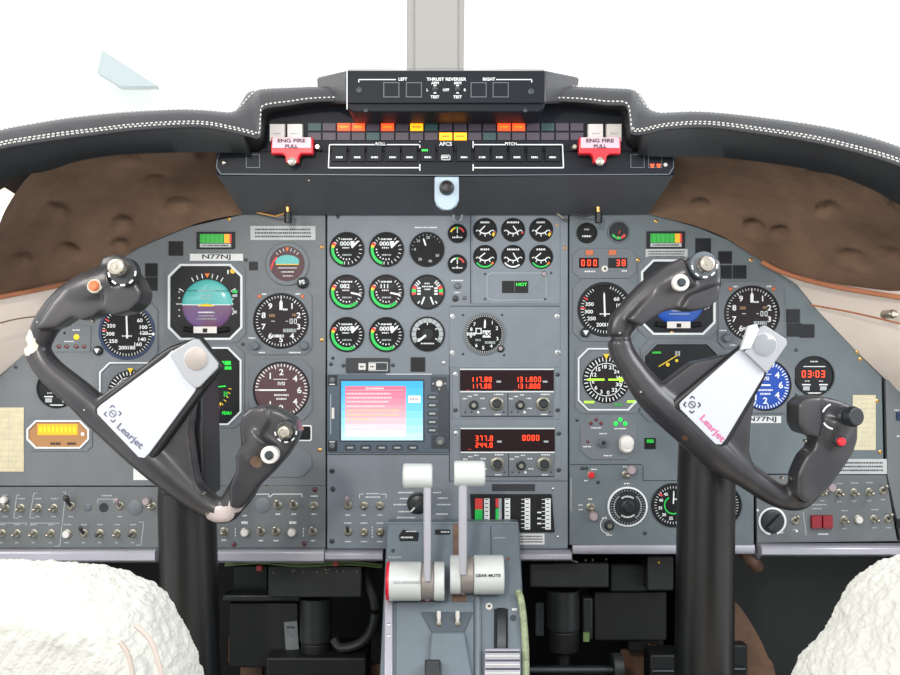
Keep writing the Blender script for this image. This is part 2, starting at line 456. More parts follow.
def knob(t, x, y, r, m='knob_black', h=7, name='knob', top=None, w0=0, n=24):
    b = MB(); b.lathe(x, y, [(r, w0), (r, w0 + h * .25), (r * .82, w0 + h * .3), (r * .78, w0 + h * .9), (r * .65, w0 + h)], m, n)
    if top: b.disc(x, y, r * .45, w0 + h + .15, top, 16)
    return b.build(name, t)

# engine gauges 3 x 3
def engine(x, y, kind, lab, grp=None):
    t, b = gauge('engine_gauge', lab, x, y, 16.2, ('round', 1.3), 'dial_black' if kind != 'itt' else 'dial_plum_dark', group=grp)
    r = 16
    b.arc(x, y, r - 3.1, r - .2, {'fan': 196, 'itt': 138, 'turb': 150}[kind], 278, 1.5, 'print_green')
    b.arc(x, y, r - 3.6, r - .2, 278, 288, 1.5, 'print_yellow'); b.arc(x, y, r - 4.4, r - .2, 288, 298, 1.5, 'print_red')
    ticks(b, x, y, r - 3.6, r - .8, 40, 160 if kind != 'fan' else 190, 9, .7); ticks(b, x, y, r - 4, r - 1.5, 300, 325, 2, .7)
    ticks(b, x, y, r - 6.8, r - 5.2, 165, 270, 6, 1.1)
    b.cap(x, y - 10.2, 11, 1.6, W, 1.5, 3)
    b.box(x - 9, y - 8.2, x + 7, y - 3.4, 1.3, 1.5, 'dark_seam'); dg = {'fan': '0000', 'itt': '082', 'itt2': '111', 'turb': '0000'}
    b.text('000' if kind != 'itt' else ('082' if x < 360 else '111'), x - 2, y - 5.8, 4.0, W, 1.6, 0, 1.15)
    if kind != 'itt': b.cbox(x + 5.5, y - 6, 4, 4.6, 1.4, 1.6, W)
    b.cap(x - 1, y - 1.6, 7, 1.3, W, 1.5, 5)
    b.cap(x, y + 5.5, 9, 1.6, 'print_dim', 1.5, 7)
    b.build('dial_markings', t)
    if kind == 'itt': needle(t, x, y, 102, 15, 1.8, tail=-4, hub=0)
    else: needle(t, x + 4, y - 1, 45, 11, 2.0, tail=-1, hub=0)
    return t
E = [[engine(c, r, k, '%s of the two green-arced engine dials in the %s row of the engine cluster' % (s, rw)) for c, s in ((347, 'left'), (386.5, 'right'))]
     for r, k, rw in ((249.5, 'fan', 'top'), (292, 'itt', 'middle'), (334.5, 'turb', 'bottom'))]
# third column
t, b = gauge('cabin_gauge', 'dim black dial with one short white needle, top right of the engine cluster', 427, 249.5, 16.2, ('round', 1.3), 'dial_black')
for a, q in ((-90, '0'), (-45, '10'), (5, '20'), (120, '50'), (165, '40'), (215, '30')): b.text(q, 427 + 12 * math.sin(math.radians(a)), 249.5 - 12 * math.cos(math.radians(a)), 2.6, 'print_dim', 1.5)
ticks(b, 427, 249.5, 14, 15.4, -90, 60, 10, .5, 'print_dim'); b.build('dial_markings', t); needle(t, 427, 249.5, -18, 12, 1.5, tail=-4, hub=0)
t, b = gauge('oil_pressure_gauge', 'black dual dial with red and green arcs on both sides, two needles', 427.5, 292, 16.2, ('round', 1.3), 'dial_grey')
for s in (-1, 1):
    b.arc(427.5, 292, 11.5, 15.8, s * 102, s * 92, 1.5, 'print_red'); b.arc(427.5, 292, 11.5, 15.8, s * 92, s * 78, 1.5, 'print_green'); b.arc(427.5, 292, 11.5, 15.8, s * 78, s * 66, 1.5, 'print_red')
    for a in (60, 50, 40): b.tick(427.5, 292, s * a, 11, 15, 1.1, W, 1.5)
    for a in (102, 84, 66): b.cbox(427.5 + s * 8.5, 292 - 9 * math.cos(math.radians(a)), 3.4, 1.8, 1.4, 1.6, W)
    b.tick(427.5, 292, s * 140, 12, 15, 1.2, W, 1.5)
b.cap(427.5, 283.5, 6, 1.3, W, 1.5); b.cap(427.5, 286.6, 11, 1.3, W, 1.5); b.cap(427.5, 289.4, 6, 1.3, W, 1.5)
b.build('dial_markings', t)
needle(t, 424.5, 297, 202, 8.5, 1.6, tail=0, hub=0); needle(t, 430.5, 297, 158, 8.5, 1.6, tail=0, hub=0)
t, b = gauge('hydraulic_pressure_gauge', 'pale-rimmed pressure dial with needle at lower left, bottom right of the engine cluster', 427.5, 334, 16.2, ('round', 1.3), 'dial_black')
b.arc(427.5, 334, 11.5, 15.8, -125, 125, 1.5, 'print_dim'); ticks(b, 427.5, 334, 11.5, 15.8, -120, 120, 12, .5, 'dial_black'); ticks(b, 427.5, 334, 9, 12.5, -120, 120, 4, 1.0)
b.cap(427.5, 343.5, 13, 1.3, W, 1.5); b.disc(427.5, 334, 5.5, 1.5, 'dial_grey'); b.build('dial_markings', t); needle(t, 427.5, 334, 232, 13, 2.2, tail=-2, hub=0)

# two tiny gauges
for y, lab, cs in ((233.5, 'tiny round trim gauge with yellow and red arcs, upper of two', ('print_yellow', 'print_red')), (264, 'tiny round trim gauge with white, green and red arcs, lower of two', (W, 'print_red'))):
    t, b = gauge('trim_gauge', lab, 457.3, y, 8.6, ('round', 1), 'dial_black')
    b.arc(457.3, y + 1, 6, 7.6, -70, -15, 1.5, cs[0]); b.arc(457.3, y + 1, 6, 7.6, -12, 10, 1.5, 'print_green'); b.arc(457.3, y + 1, 6, 7.6, 15, 70, 1.5, cs[1])
    b.cap(457.3, y + 4, 10, 1.2, W, 1.5); b.build('dial_markings', t); needle(t, 457.3, y + 1, 0, 6, .9, hub=1)
def button(t, x, y, r, m, name='push_button', h=3, rim='toggle_nut'):
    b = MB(); b.lathe(x, y, [(r, 0), (r, 1.2), (r * .8, 1.4)], rim, 16); b.lathe(x, y, [(r * .75, 1.3), (r * .75, h * .8), (r * .5, h)], m, 16); return b.build(name, t)
button(CP, 457.5, 286, 3.4, 'knob_grey', rim='screw_dark'); button(CP, 455.3, 298.5, 3.4, 'knob_black', rim='screw_dark'); button(CP, 464.5, 298, 2, 'knob_grey', rim='screw_dark')
b = MB(); b.cap(457.5, 280.5, 12, 1.2, W); b.cap(457.5, 292.5, 6, 1.1, W); b.build('lettering', CP)

# ---- electrical gauge plate
t = thing('gauge_plate', 516, 258, 0, 'square grey plate holding the six small electrical dials', 'panel plate')
b = MB(); b.rbox(472, 214.5, 560, 304, 2, .1, 1.2, 'panel_paint_centre'); b.build('plate', t, bevel=.0005)
b = MB(); b.poly(rrect(487, 273, 546, 300, 5), .5, 'print_dim', 1.5, True); b.build('outline', t)
for x, y in ((485, 274), (485, 299), (545, 299), (551, 273)): screw(t, x, y, 'screw_dark', 1.7)
button(t, 544, 274, 2.8, 'knob_pink', rim='screw_dark'); 
b = MB(); b.cbox(515, 287, 26, 12, 1.2, 2.2, 'window_black'); b.text('HOT', 521.5, 284.5, 3.0, 'digit_green', 2.5, 0, 1.2); b.line(514.5, 281.5, 514.5, 292.5, .4, 'bezel_paint', 2.5); o = b.build('display_window', t); o['label'] = 'black window with a small lit green word'
for j, y in enumerate((230, 257)):
    for i, x in enumerate((485, 513, 541)):
        t, b = gauge('electrical_gauge', '%s small electrical dial in the %s row of the six-dial plate' % (('left', 'middle', 'right')[i], ('upper', 'lower')[j]), x, y, 11, ('round', 1), 'dial_black')
        b.cap(x, y - 7.5, 9 if i != 1 else 12, 1.7, W, 1.5)
        if j == 0:
            b.arc(x, y - 4, 7, 8.2, 125, 235, 1.5, W); 
            if i != 1: b.arc(x, y - 3, 11, 12.6, 110, 120, 1.5, 'print_red'); b.arc(x, y - 3, 10, 12.8, 122, 140, 1.5, 'print_yellow')
            else: b.arc(x, y - 3, 10.2, 11.8, 115, 128, 1.5, 'print_red')
        else:
            b.arc(x, y - 4, 7, 8.2, 125, 235, 1.5, W)
            b.arc(x, y, 9.2, 10.8, 140, 235, 1.5, 'print_green' if i != 1 else W)
            if i != 1: b.arc(x, y, 8.8, 10.8, 122, 140, 1.5, 'print_orange')
        for a in (120, 150, 180, 210, 240): b.tick(x, y - 4, a, 8, 10.5, .9, W, 1.5)
        b.build('dial_markings', t)
        needle(t, x, y - 4, (225, 145, 225)[i] if j == 0 else (230, 150, 230)[i], 8, 1.1, tail=0, hub=0)

# ---- clock plate
t = thing('clock_plate', 505, 336, 0, 'large blank grey plate around the white-marked dial', 'panel plate')
b = MB(); b.rbox(449.5, 306, 560, 367.5, 2, .1, 1.2, 'panel_paint_centre'); b.poly([(450, 306.2), (560, 306.2)], .8, 'dark_seam', 1.4); b.build('plate', t, bevel=.0005)
for x, y in ((452.5, 316.5), (452.5, 353), (557, 316.5), (557.5, 352.5)): screw(t, x, y, 'screw_steel', 3.0)
for x, y in ((463, 315), (502, 315), (463, 354), (504, 355)): screw(t, x, y, 'screw_dark', 1.8)
t = thing('airspeed_dial', 484.3, 334, 0, 'round black dial crowded with white marks and a pink corner knob', 'gauge')
b = MB(); b.lathe(484.3, 334, [(21.5, 1.2), (21.5, 2.6), (20.2, 3.4), (19.2, 3.4), (19, 2.4)], 'bezel_paint', 40, cap=False); b.build('bezel', t)
b = MB(); b.cyl(484.3, 334, 19.2, 1.3, 2.4, 'dial_black', 40); b.build('dial', t)
b = MB()
for i in range(60): b.tick(484.3, 334, i * 6, 17.2, 18.8, .45, W, 2.7)
for a, q in ((-70, '8'), (-45, '7'), (-100, '9'), (35, '1'), (65, '2'), (110, '3'), (150, '4'), (185, '5'), (215, '6')):
    b.text(q, 484.3 + 13.8 * math.sin(math.radians(a)), 334 - 13.8 * math.cos(math.radians(a)), 3.4, W, 2.7)
b.cbox(478.5, 331, 6, 6, 2.4, 2.7, W); b.cbox(478.5, 331, 4, 4, 2.4, 2.8, 'dial_black'); b.cbox(486.5, 334, 8, 7, 2.4, 2.7, W); b.text('AX', 486.5, 334, 4.5, 'dial_black', 2.8)
b.cap(471.5, 334, 9, 3, W, 2.7, 2); b.cap(490, 342.5, 10, 2.5, 'print_dim', 2.7, 9); b.cap(478, 340, 5, 2, 'print_dim', 2.7, 9)
b.build('dial_markings', t); needle(t, 484.3, 334, 3, 15, 1.8, tail=-6, hub=0, wz=3.2)
knob(t, 500.5, 348.5, 4.2, 'knob_black', 5, top='knob_pink'); 

# ---- marker / caution strip under the engine gauges
t = thing('indicator_strip', 368, 365.5, 0, 'dark strip with two white lettered squares above the moving-map screen', 'indicator')
b = MB(); b.rbox(346, 358, 390, 373, 1.5, 0, 2, 'annun_black'); b.build('housing', t, bevel=.0004)
b = MB(); b.rbox(368.5, 362, 388, 371, 1, 2, 2.4, 'print_dim'); b.rbox(369.5, 363, 387, 370, .6, 2.2, 2.6, 'annun_black'); b.build('frame', t)
for x in (362.3, 372.5):
    b = MB(); b.cbox(x, 366.5, 7, 6.5, 2.4, 3.2, 'button_white'); b.cap(x, 366.5, 4, 1.6, 'print_dark', 3.4); b.build('push_button', t)
screw(t, 343.5, 365.5, 'screw_dark', 2); screw(t, 393, 365, 'screw_dark', 2); screw(CP, 331, 364, 'screw_dark', 2); screw(CP, 444, 363, 'screw_steel', 2)

# ---- moving map display
t = thing('multifunction_display', 388, 414, 0, 'glowing blue and pink screen in a buttoned bezel below the engine dials', 'display')
b = MB(); b.rbox(327.5, 374.5, 449, 452.5, 1.5, 0, 3, 'mfd_bezel'); b.build('bezel', t, bevel=.0006)
b = MB(); b.rbox(340, 379, 424.5, 441.5, 1, 3, 3.8, 'mfd_dark'); b.build('screen_frame', t, bevel=.0004)
b = MB(); x0, y0, x1, y1 = 341.5, 381, 423, 440
for k in range(8):
    mat('screen_blue_%d' % k, ('#2f9fe0', '#3fa8e2', '#50b0e4', '#62b8e6', '#76c2e8', '#8acbea', '#9ed4ec', '#b0dcee')[k], .35, emit=.42)
    mat('screen_pink_%d' % k, ('#e8647c', '#e8708a', '#e87e94', '#e88e9e', '#e89eaa', '#e8b0ba', '#e8c0ca', '#e6ccd8')[k], .35, emit=.45)
    b.box(x0, y0 + 59 * k / 8, x1, y0 + 59 * (k + 1) / 8, 3.8, 4.1, 'screen_blue_%d' % k)
    b.box(x0 + 4, 386 + 50 * k / 8, 406, 386 + 50 * (k + 1) / 8, 4.1, 4.3, 'screen_pink_%d' % k)
b.cap(375, 388.2, 18, 1.8, W, 4.6, 3); b.line(347, 390, 404, 390, .4, W, 4.6)
for i, (y, w) in enumerate(((393.5, 44), (397.5, 45), (401.5, 42), (406, 38), (410, 54), (414.5, 53), (419, 28), (427, 30), (433, 40))): b.cap(347 + w / 2, y, w, 1.6, W if i < 4 else ('screen_cream' if i < 7 else 'screen_pale'), 4.6, i)
b.box(408.5, 395.5, 420.5, 402.5, 4.1, 4.4, 'screen_pale'); b.cap(414.5, 399, 9, 2.6, 'print_dim', 4.6)
b.build('screen', t)
b = MB(); b.box(438, 389, 448.5, 434, 3, 3.6, 'mfd_dark'); b.build('side_strip', t)
for x in (350.5, 366, 382, 397.5, 413):
    b = MB(); b.rbox(x - 5.5, 444.3, x + 5.5, 450, 2, 3, 4.2, 'mfd_dark'); b.cbox(x, 447.3, 6, 1.6, 4.2, 4.6, 'print_dim'); b.build('soft_key', t)
for y in (397, 405, 413.3, 421.7, 430):
    b = MB(); b.rbox(427.3, y - 2.8, 437.3, y + 2.8, 1.5, 3, 4.2, 'mfd_dark'); b.cbox(432.3, y, 6.5, 1.7, 4.2, 4.6, 'print_dim'); b.build('soft_key', t)
b = MB(); b.box(431, 376.5, 447, 391.5, 3, 3.8, 'mfd_dark'); b.build('knob_plate', t); knob(t, 439.3, 383.5, 3.4, 'button_white', 7, w0=3.8)
b = MB(); 
for dx, dy in ((-6, 0), (6, 0), (0, 5.5)): b.cbox(439.3 + dx, 383.5 + dy, 1.6, 1.6, 3.8, 4.1, 'print_dim')
b.build('lettering', t)
b = MB(); b.box(431.5, 434.5, 448.5, 448.5, 3, 3.8, 'mfd_dark'); b.build('knob_plate', t); knob(t, 440.3, 441, 4.6, 'knob_grey', 8, w0=3.8, top='toggle_nut')
for y in (380, 445.5):
    b = MB(); b.box(328.5, y - 5, 337.5, y + 5.5, 3, 4, 'black_plastic'); b.lathe(332.5, y, [(2.8, 4), (2.8, 5), (2, 5.6)], 'knob_grey', 14); b.cbox(332.5, y + 4.2 if y < 400 else y - 4, 5.5, .9, 4, 4.3, W); b.build('corner_fastener', t)
b = MB(); b.line(331, 394, 331, 434, .8, 'print_dim', 3.3); b.build('scale', t); b = MB(); b.cbox(333.3, 413, 2.6, 11, 3, 4.6, 'button_white'); b.build('slider', t)
b = MB(); b.line(386, 374.2, 432, 374.2, .8, W, 1); b.build('lettering', CP)

# ---- radios
def radio(x0, x1, y0, y1, y2, lab, rows, seed):
    t = thing('radio_unit', (x0 + x1) / 2, (y0 + y2) / 2, 0, lab, 'radio')
    b = MB(); b.box(x0 - 8, y0 - 3, x1 + 7, y2 + 3, 0, 1.0, 'panel_paint_centre'); b.build('mounting_plate', t, bevel=.0005)
    b = MB(); b.box(x0, y1, x1, y2, 1, 3, 'bezel_paint'); b.line((x0 + x1) / 2 + 1, y1, (x0 + x1) / 2 + 1, y2, .9, 'dark_seam', 3.2)
    b.line(x0, y2, x1, y2, .8, 'dark_seam', 3.2); b.build('control_head', t, bevel=.0005)
    b = MB(); b.box(x0 - .5, y0, x1 + .5, y1, 1, 4, 'window_dark_red'); b.build('display_window', t, bevel=.0004)
    b = MB(); b.line(x0 - .5, y0 - .3, x1 + .5, y0 - .3, 1.2, 'rim_light', 4.2); b.line(x0 - .5, y1, x1 + .5, y1, 1.3, 'rim_light', 4.2); b.build('trim_lines', t)
    for s, x, y, h in rows:
        b = MB(); b.seg(s, x, y, h, 'digit_red', 4.4); b.build('digit_row', t)
    b = MB()
    for cx in ((x0 * 3 + x1) / 4, (x0 + x1 * 3) / 4):
        b.cbox(cx + 15, (y0 + y1) / 2 + 1, 4.6, 1.8, 4, 4.3, 'print_dim')
        for dx, dy, w in ((-19, -7.2, 4), (-14, -9.5, 4), (-8, -11, 4), (-1, -7.5, 5), (15, -11.5, 9), (14, 8.5, 6), (0, 2.5, 5)):
            b.cap(cx + dx, (y1 + y2) / 2 + dy + 2, w, 1.2, W, 3.3, seed)
    b.build('lettering', t)
    for i, cx in enumerate(((x0 * 3 + x1) / 4, (x0 + x1 * 3) / 4)):
        for dx, m in ((-18.5, 'window_black'), (-11, 'window_black'), (-5.5, 'print_white'), (20, 'window_black')):
            pass
        my = (y1 + y2) / 2 + 1
        if not (seed == 2 and i == 0): knob(t, cx - 10, my, 4.8, 'knob_black', 8, 'selector_knob', 'toggle_nut', w0=3)
        b = MB(); b.lathe(cx + 13, my - 1.5, [(7, 3), (7, 5), (6.2, 6), (5, 6.2)], 'toggle_nut', 28); b.lathe(cx + 13, my - 1.5, [(4.6, 6.2), (4.6, 11), (3.6, 12.5)], 'knob_black', 24); b.build('tuning_knob', t)
        b = MB()
        for dx in (-18.5, -12, 20): b.disc(cx + dx, y2 - 4, 1, 3.3, 'dark_seam', 10)
        b.disc(cx - 5.5, y2 - 4, 1.3, 3.3, 'print_white', 10); b.build('photocell', t)
    for x, y in ((x0 - 5, y0 + 5), (x1 + 4.5, y0 + 5), (x0 - 5, y2 - 6), (x1 + 4.5, y2 - 6)): screw(t, x, y, 'screw_dark' if (x > x0 or y > y1) else 'screw_steel', 2.6)
    return t
radio(460.5, 553, 369.5, 391.5, 416, 'upper radio head with two double rows of red digits', [('117.88', 481, 379.3, 4.9), ('117.88', 481, 386, 4.6), ('131.800', 528, 379.3, 4.9), ('131.800', 528, 386, 4.6), ('---', 468, 390, 1.6), ('---', 515, 390, 1.6)], 1)
radio(461, 554, 428.5, 452, 476, 'lower radio head with red digits and a lone 0000', [('377.8', 484, 438, 5), ('244.0', 484, 444.8, 4.8), ('0000', 530.5, 437.5, 5.4), ('---', 469.5, 449, 1.6)], 2)
b = MB(); b.box(492, 484, 535, 491, 0, 1, 'annun_black'); o = b.build('nameplate', CP); screw(CP, 553, 489, 'screw_steel', 1.6); screw(CP, 558, 537, 'screw_steel', 1.6)
b = MB(); b.line(450, 481, 568, 481, .7, 'dark_seam', .4); b.line(327, 454.5, 449, 454.5, .8, 'dark_seam', .4); b.line(449.5, 355, 449.5, 482, .8, 'dark_seam', .4)
b.line(470.5, 208, 470.5, 304, .7, 'dark_seam', .4); b.build('seam', CP)

# ---- vertical tape instruments
t = thing('tape_gauge_block', 511, 513, 0, 'black block of four vertical tape scales, first red over green', 'gauge')
b = MB(); b.prism([(470, 494), (551.5, 494), (554.5, 532), (472, 532)], 0, 3, 'bezel_black'); b.build('housing', t, bevel=.0006)
for i, x in enumerate((475, 495.5, 515.5, 536)):
    b = MB(); b.box(x - 1, 496.5, x + 15.5, 530.5, 3, 3.4, 'window_black')
    if i == 0: b.box(x, 498, x + 7.5, 509, 3.4, 3.7, 'print_red'); b.box(x, 509, x + 7.5, 520, 3.4, 3.7, 'print_green'); b.box(x, 520, x + 7.5, 522, 3.4, 3.7, 'print_yellow')
    if i == 1: b.box(x, 498, x + 3, 507, 3.4, 3.7, 'print_red'); b.box(x, 508, x + 3, 520, 3.4, 3.7, 'print_green'); b.box(x + 3, 498, x + 6, 528, 3.4, 3.7, 'print_dim'); b.box(x, 521, x + 5, 526, 3.4, 3.7, 'print_orange')
    b.box(x + 9, 498, x + 14.5, 529, 3.4, 3.7, W)
    for k in range(8):
        y = 499 + k * 4; b.line(x + 10, y, x + 13, y, .8, 'print_dark', 3.9)
        if i > 1: b.line(x + 5.5, y, x + 9, y, .7, W, 3.9)
    if i == 3:
        for y in (512, 518, 523): b.cbox(x + 3, y, 4, 1.5, 3.4, 3.7, W)
    b.build('tape_scale', t)

# ---- temperature selector
t = thing('rotary_selector', 418, 503, 0, 'black rotary selector knob half hidden by the reverser lever', 'knob')
b = MB(); b.lathe(418, 503, [(11, 0), (11, 2), (9.5, 3), (8.5, 9), (7.5, 10)], 'knob_black', 30); b.build('knob_body', t)
b = MB(); b.prism([(409.5, 509), (412, 512), (424, 499), (421.5, 496)], 10, 13, 'knob_black'); b.line(411, 510, 415, 506, 1.2, W, 13.2); b.build('pointer', t)
b = MB()
for x, y, w in ((406, 492.5, 16), (405, 498.5, 10), (401, 504.5, 15), (405, 511.5, 13), (406, 517.5, 18), (407, 521, 10), (437, 492.5, 8), (443, 498, 10), (444, 504.5, 14), (442, 514, 12), (441, 520, 12), (420, 521, 6)): b.cap(x, y, w, 1.4, W)
b.build('lettering', CP)
# ---- octagon-framed big instruments
def framed(name, label, x0, y0, x1, y1, c, cat, face='window_black', rimm='rim_light', rw=1.8, wf=4.0):
    t = thing(name, (x0 + x1) / 2, (y0 + y1) / 2, 0, label, cat)
    cx, cy = (x0 + x1) / 2, (y0 + y1) / 2
    A = octa(x0, y0, x1, y1, c); B = octa(x0 + rw, y0 + rw, x1 - rw, y1 - rw, c - rw * .5); O = octa(x0 - 2.5, y0 - 2.5, x1 + 2.5, y1 + 2.5, max(2, c - 4))
    b = MB(); b.ringw(O, A, 0, 1.8, 1.8, 'bezel_paint'); b.build('mounting_flange', t)
    b = MB(); b.ringw(A, B, 1.6, wf, .8, rimm); b.build('bezel', t, bevel=.0003)
    b = MB(); b.prism(B, .1, .9, face); b.build('face', t)
    return t
def attitude(x0, y0, x1, y1, label, cx, cy, R, gm='ground_ball'):
    t = framed('attitude_indicator', label, x0, y0, x1, y1, 12, 'attitude indicator', rw=2.2)
    # ball: a real dome, sky above and ground below
    b = MB(.0)
    n = 32
    def dome(a0, a1, m):
        rings = []
        for k in range(0, 9):
            rr = R * math.cos(k / 8 * PI / 2); w = 1 + 5.5 * math.sin(k / 8 * PI / 2)
            row = []
            for i in range(17):
                a = a0 + (a1 - a0) * i / 16; row.append(MB().fn(cx + rr * math.cos(a), cy + rr * math.sin(a), w))
            rings.append(row)
        b.grid(rings, m)
    dome(PI, 2 * PI, 'sky_ball'); dome(0, PI, gm)
    b.build('horizon_ball', t)
    b = MB()
    wz = 6.9
    b.line(cx - R * .93, cy, cx + R * .93, cy, .9, W, wz - 1.6 + 1.5)
    for dy, L in ((-9, 6), (-6.5, 5), (7, 4), (11, 8), (-14, 9)): b.line(cx - L, cy + dy, cx + L, cy + dy, .7, 'print_dim', wz - .3)
    b.cap(cx, cy + 7.5, 16, 1.3, W, wz); b.cap(cx, cy + 14, 20, 1.1, 'print_dim', wz - 1)
    b.line(cx - R, cy - 14, cx + R, cy - 14, .4, 'dial_black', wz - .8)
    b.build('pitch_markings', t)
    b = MB()
    for a in (-30, -20, -10, 10, 20, 30): b.tick(cx, cy, a, R + 1.5, R + 6, .9, W, 1.4)
    for a in (-60, 60): b.tick(cx, cy, a, R + 1.5, R + 7, 1.2, W, 1.4)
    b.flat([(cx - 2.5, cy - R - 6), (cx + 2.5, cy - R - 6), (cx, cy - R - 1.5)], 1.5, 'print_orange')
    b.line(x0 + 11.5, cy + 2, x0 + 11.5, cy - 15, .01, W, 1.4)
    for k in range(-2, 3): b.disc(x0 + 11, cy + k * 6 - 1, .7, 1.4, W, 8); b.disc(x1 - 10, cy + k * 5 - 1, .7, 1.4, W, 8)
    b.line(x0 + 8, cy - 1, x0 + 14, cy - 1, .9, W, 1.4)
    b.disc(x1 - 10, y0 + 7, 2.7, 1.5, 'print_yellow', 16); b.cap(x1 - 14.5, y0 + 8, 2, 4, W, 1.4)
    b.cbox(x1 - 8, cy - 13, 5, 4, .9, 1.4, 'print_green'); b.cbox(x1 - 8, cy - 10, 5, 4, .9, 1.4, 'print_dim'); b.cbox(x1 - 8, cy + 7, 4, 3, .9, 1.4, 'print_dim')
    b.cap(cx, y1 - 13.5, 5, 1.2, W, 1.4)
    b.build('scale_markings', t)
    b = MB(); b.prism([(cx - 8, cy + .6), (cx - 2, cy - 1), (cx + 2, cy - 1), (cx + 8, cy + .6), (cx + 8, cy + 1.6), (cx - 8, cy + 1.6)], 7, 7.8, 'print_yellow'); o = b.build('aircraft_symbol', t)
    b = MB(); yy = y1 - 9.5; b.tube([MB().fn(cx + u, yy - abs(u) ** 2 / 240 + .5, 3) for u in range(-23, 24, 3)], .0042, 'dial_black', 10); b.build('slip_tube', t)
    b = MB(); b.cbox(cx - 1, yy - .6, 23, 6.6, 6, 8, 'button_white'); b.cbox(cx - 1, yy, 4.5, 4, 8, 8.4, 'bezel_black'); b.build('slip_window', t)
    return t
A1 = attitude(168.5, 264, 243, 340, 'large framed attitude ball with cyan sky on the left panel', 207.5, 305, 25.5)
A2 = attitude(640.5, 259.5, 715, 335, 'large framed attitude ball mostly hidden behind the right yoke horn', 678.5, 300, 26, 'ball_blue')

def altimeter(x, y, r, lab, sq):
    t, b = gauge('altimeter', lab, x, y, r, ('sq', *sq), 'dial_plum_dark', 'bezel_black', 1.8, 'altimeter')
    for i in range(50): b.tick(x, y, i * 7.2, r - (4.2 if i % 5 == 0 else 3), r - .8, .9 if i % 5 == 0 else .6, W, 1.5)
    for i in range(1, 10):
        a = math.radians(i * 36); b.text(str(i), x + (r - 7.8) * math.sin(a), y - (r - 7.8) * math.cos(a), 5.4, W, 1.5, 0, 1.1)
    b.seg('-00', x + 10, y + .2, 5, W, 1.5, 4.2); b.text('--', x - 8, y + .2, 3, W, 1.5, 0, 1.4); b.cap(x + 8.5, y + 9.5, 13, 3.6, 'print_dim', 1.5, 4); b.cap(x - 3, y + 15, 12, 2.8, W, 1.5, 8)
    b.cbox(x - 9, y - 5.5, 6, 3, 1.3, 1.5, 'earth_brown'); b.cbox(x + 13, y - 6, 4, 2.6, 1.3, 1.5, 'earth_brown')
    b.cap(x + 4.5, y - 11.5, 5, 1.8, W, 1.5)
    b.build('dial_markings', t)
    needle(t, x, y, 0, r - 4.5, 3.2, tail=-11, hub=0)
    x0, y0, x1, y1 = sq[:4]
    for sx in (x - 21.5, x + 21.5):
        button(t, sx, y - 24.5, 2.6, 'lamp_orange_off', 'warning_lamp', 4, 'lamp_orange_off')
    knob(t, x - 25.5, y + 24.5, 5, 'knob_grey', 8, w0=2.4); knob(t, x + 23.5, y + 24.5, 5, 'knob_grey', 8, w0=2.4)
    b = MB(); b.cap(x - 16.5, y - 26.8, 5, 1.4, W, 2.8); b.cap(x + 17, y - 27, 5, 1.4, W, 2.8); b.cap(x + 14, y + 31.5, 12, 1.4, W, 2.8); b.cap(x - 19, y + 31.5, 6, 1.3, W, 2.8); b.cap(x - 29, y + 17, 7, 1.3, W, 2.8); b.build('lettering', t)
    return t
altimeter(281.3, 321, 26.2, 'round altimeter numbered 1 to 9 beside the left attitude ball', (248.5, 290, 312, 354.5, 6))
altimeter(751.5, 313.5, 26.2, 'round altimeter on the right panel, lower edge behind a clip', (718, 282, 783, 348, 6))

def airspeed(x, y, r, lab, bm, sq, kx, ky):
    t, b = gauge('airspeed_indicator', lab, x, y, r, ('sq', *sq), 'dial_black', bm, 3.0, 'airspeed indicator')
    for i in range(44):
        a = 15 + i * 7.3
        b.tick(x, y, a, r - 3.4, r - .6, .6, W, 1.5)
    for a, q in ((48, '60'), (75, '100'), (95, '120'), (118, '140'), (140, '160'), (165, '180'), (195, '200'), (235, '250'), (262, '300'), (290, '350')):
        q2 = math.radians(a); b.text(q, x + (r - 8.5) * math.sin(q2), y - (r - 8.8) * math.cos(q2), 3.5, W, 1.5, 0, 1.15)
    b.tick(x, y, 300, r - 5, r, 1.4, 'print_red', 1.6); b.tick(x, y, 273, r - 5, r, 1.4, 'print_red', 1.6)
    b.cap(x, y + 4.5, 10, 1.3, W, 1.5)
    b.build('dial_markings', t)
    needle(t, x, y + 1, -2, r - 6, 1.7, tail=6, hub=0)
    b = MB(); b.flat([(x + 11, y + 2), (x + r + 1, y + 3.2), (x + r + 1, y + 2)], 1.8, W); b.disc(x + r + 1, y + 2.6, 1.5, 3.4, 'print_white', 10); b.build('speed_bug', t)
    b = MB(); b.lathe(kx, ky, [(5, 0), (5, 3), (4.4, 8), (3.6, 9)], 'knob_black', 20); b.flat([(kx - 2.8, ky - 2), (kx + 2.8, ky - 2), (kx, ky + 3)], 9.2, W); b.build('bug_knob', t)
airspeed(127.5, 331.5, 25.5, 'airspeed dial with blue reflection painted on its rim under the left yoke horn', 'bezel_blue', (95, 301, 158, 362, 9), 99, 350.5)
airspeed(604.5, 309.5, 24.5, 'airspeed dial left of the hidden attitude ball, beside the right yoke', 'bezel_black', (573, 279, 637, 341, 9), 585, 332.5)

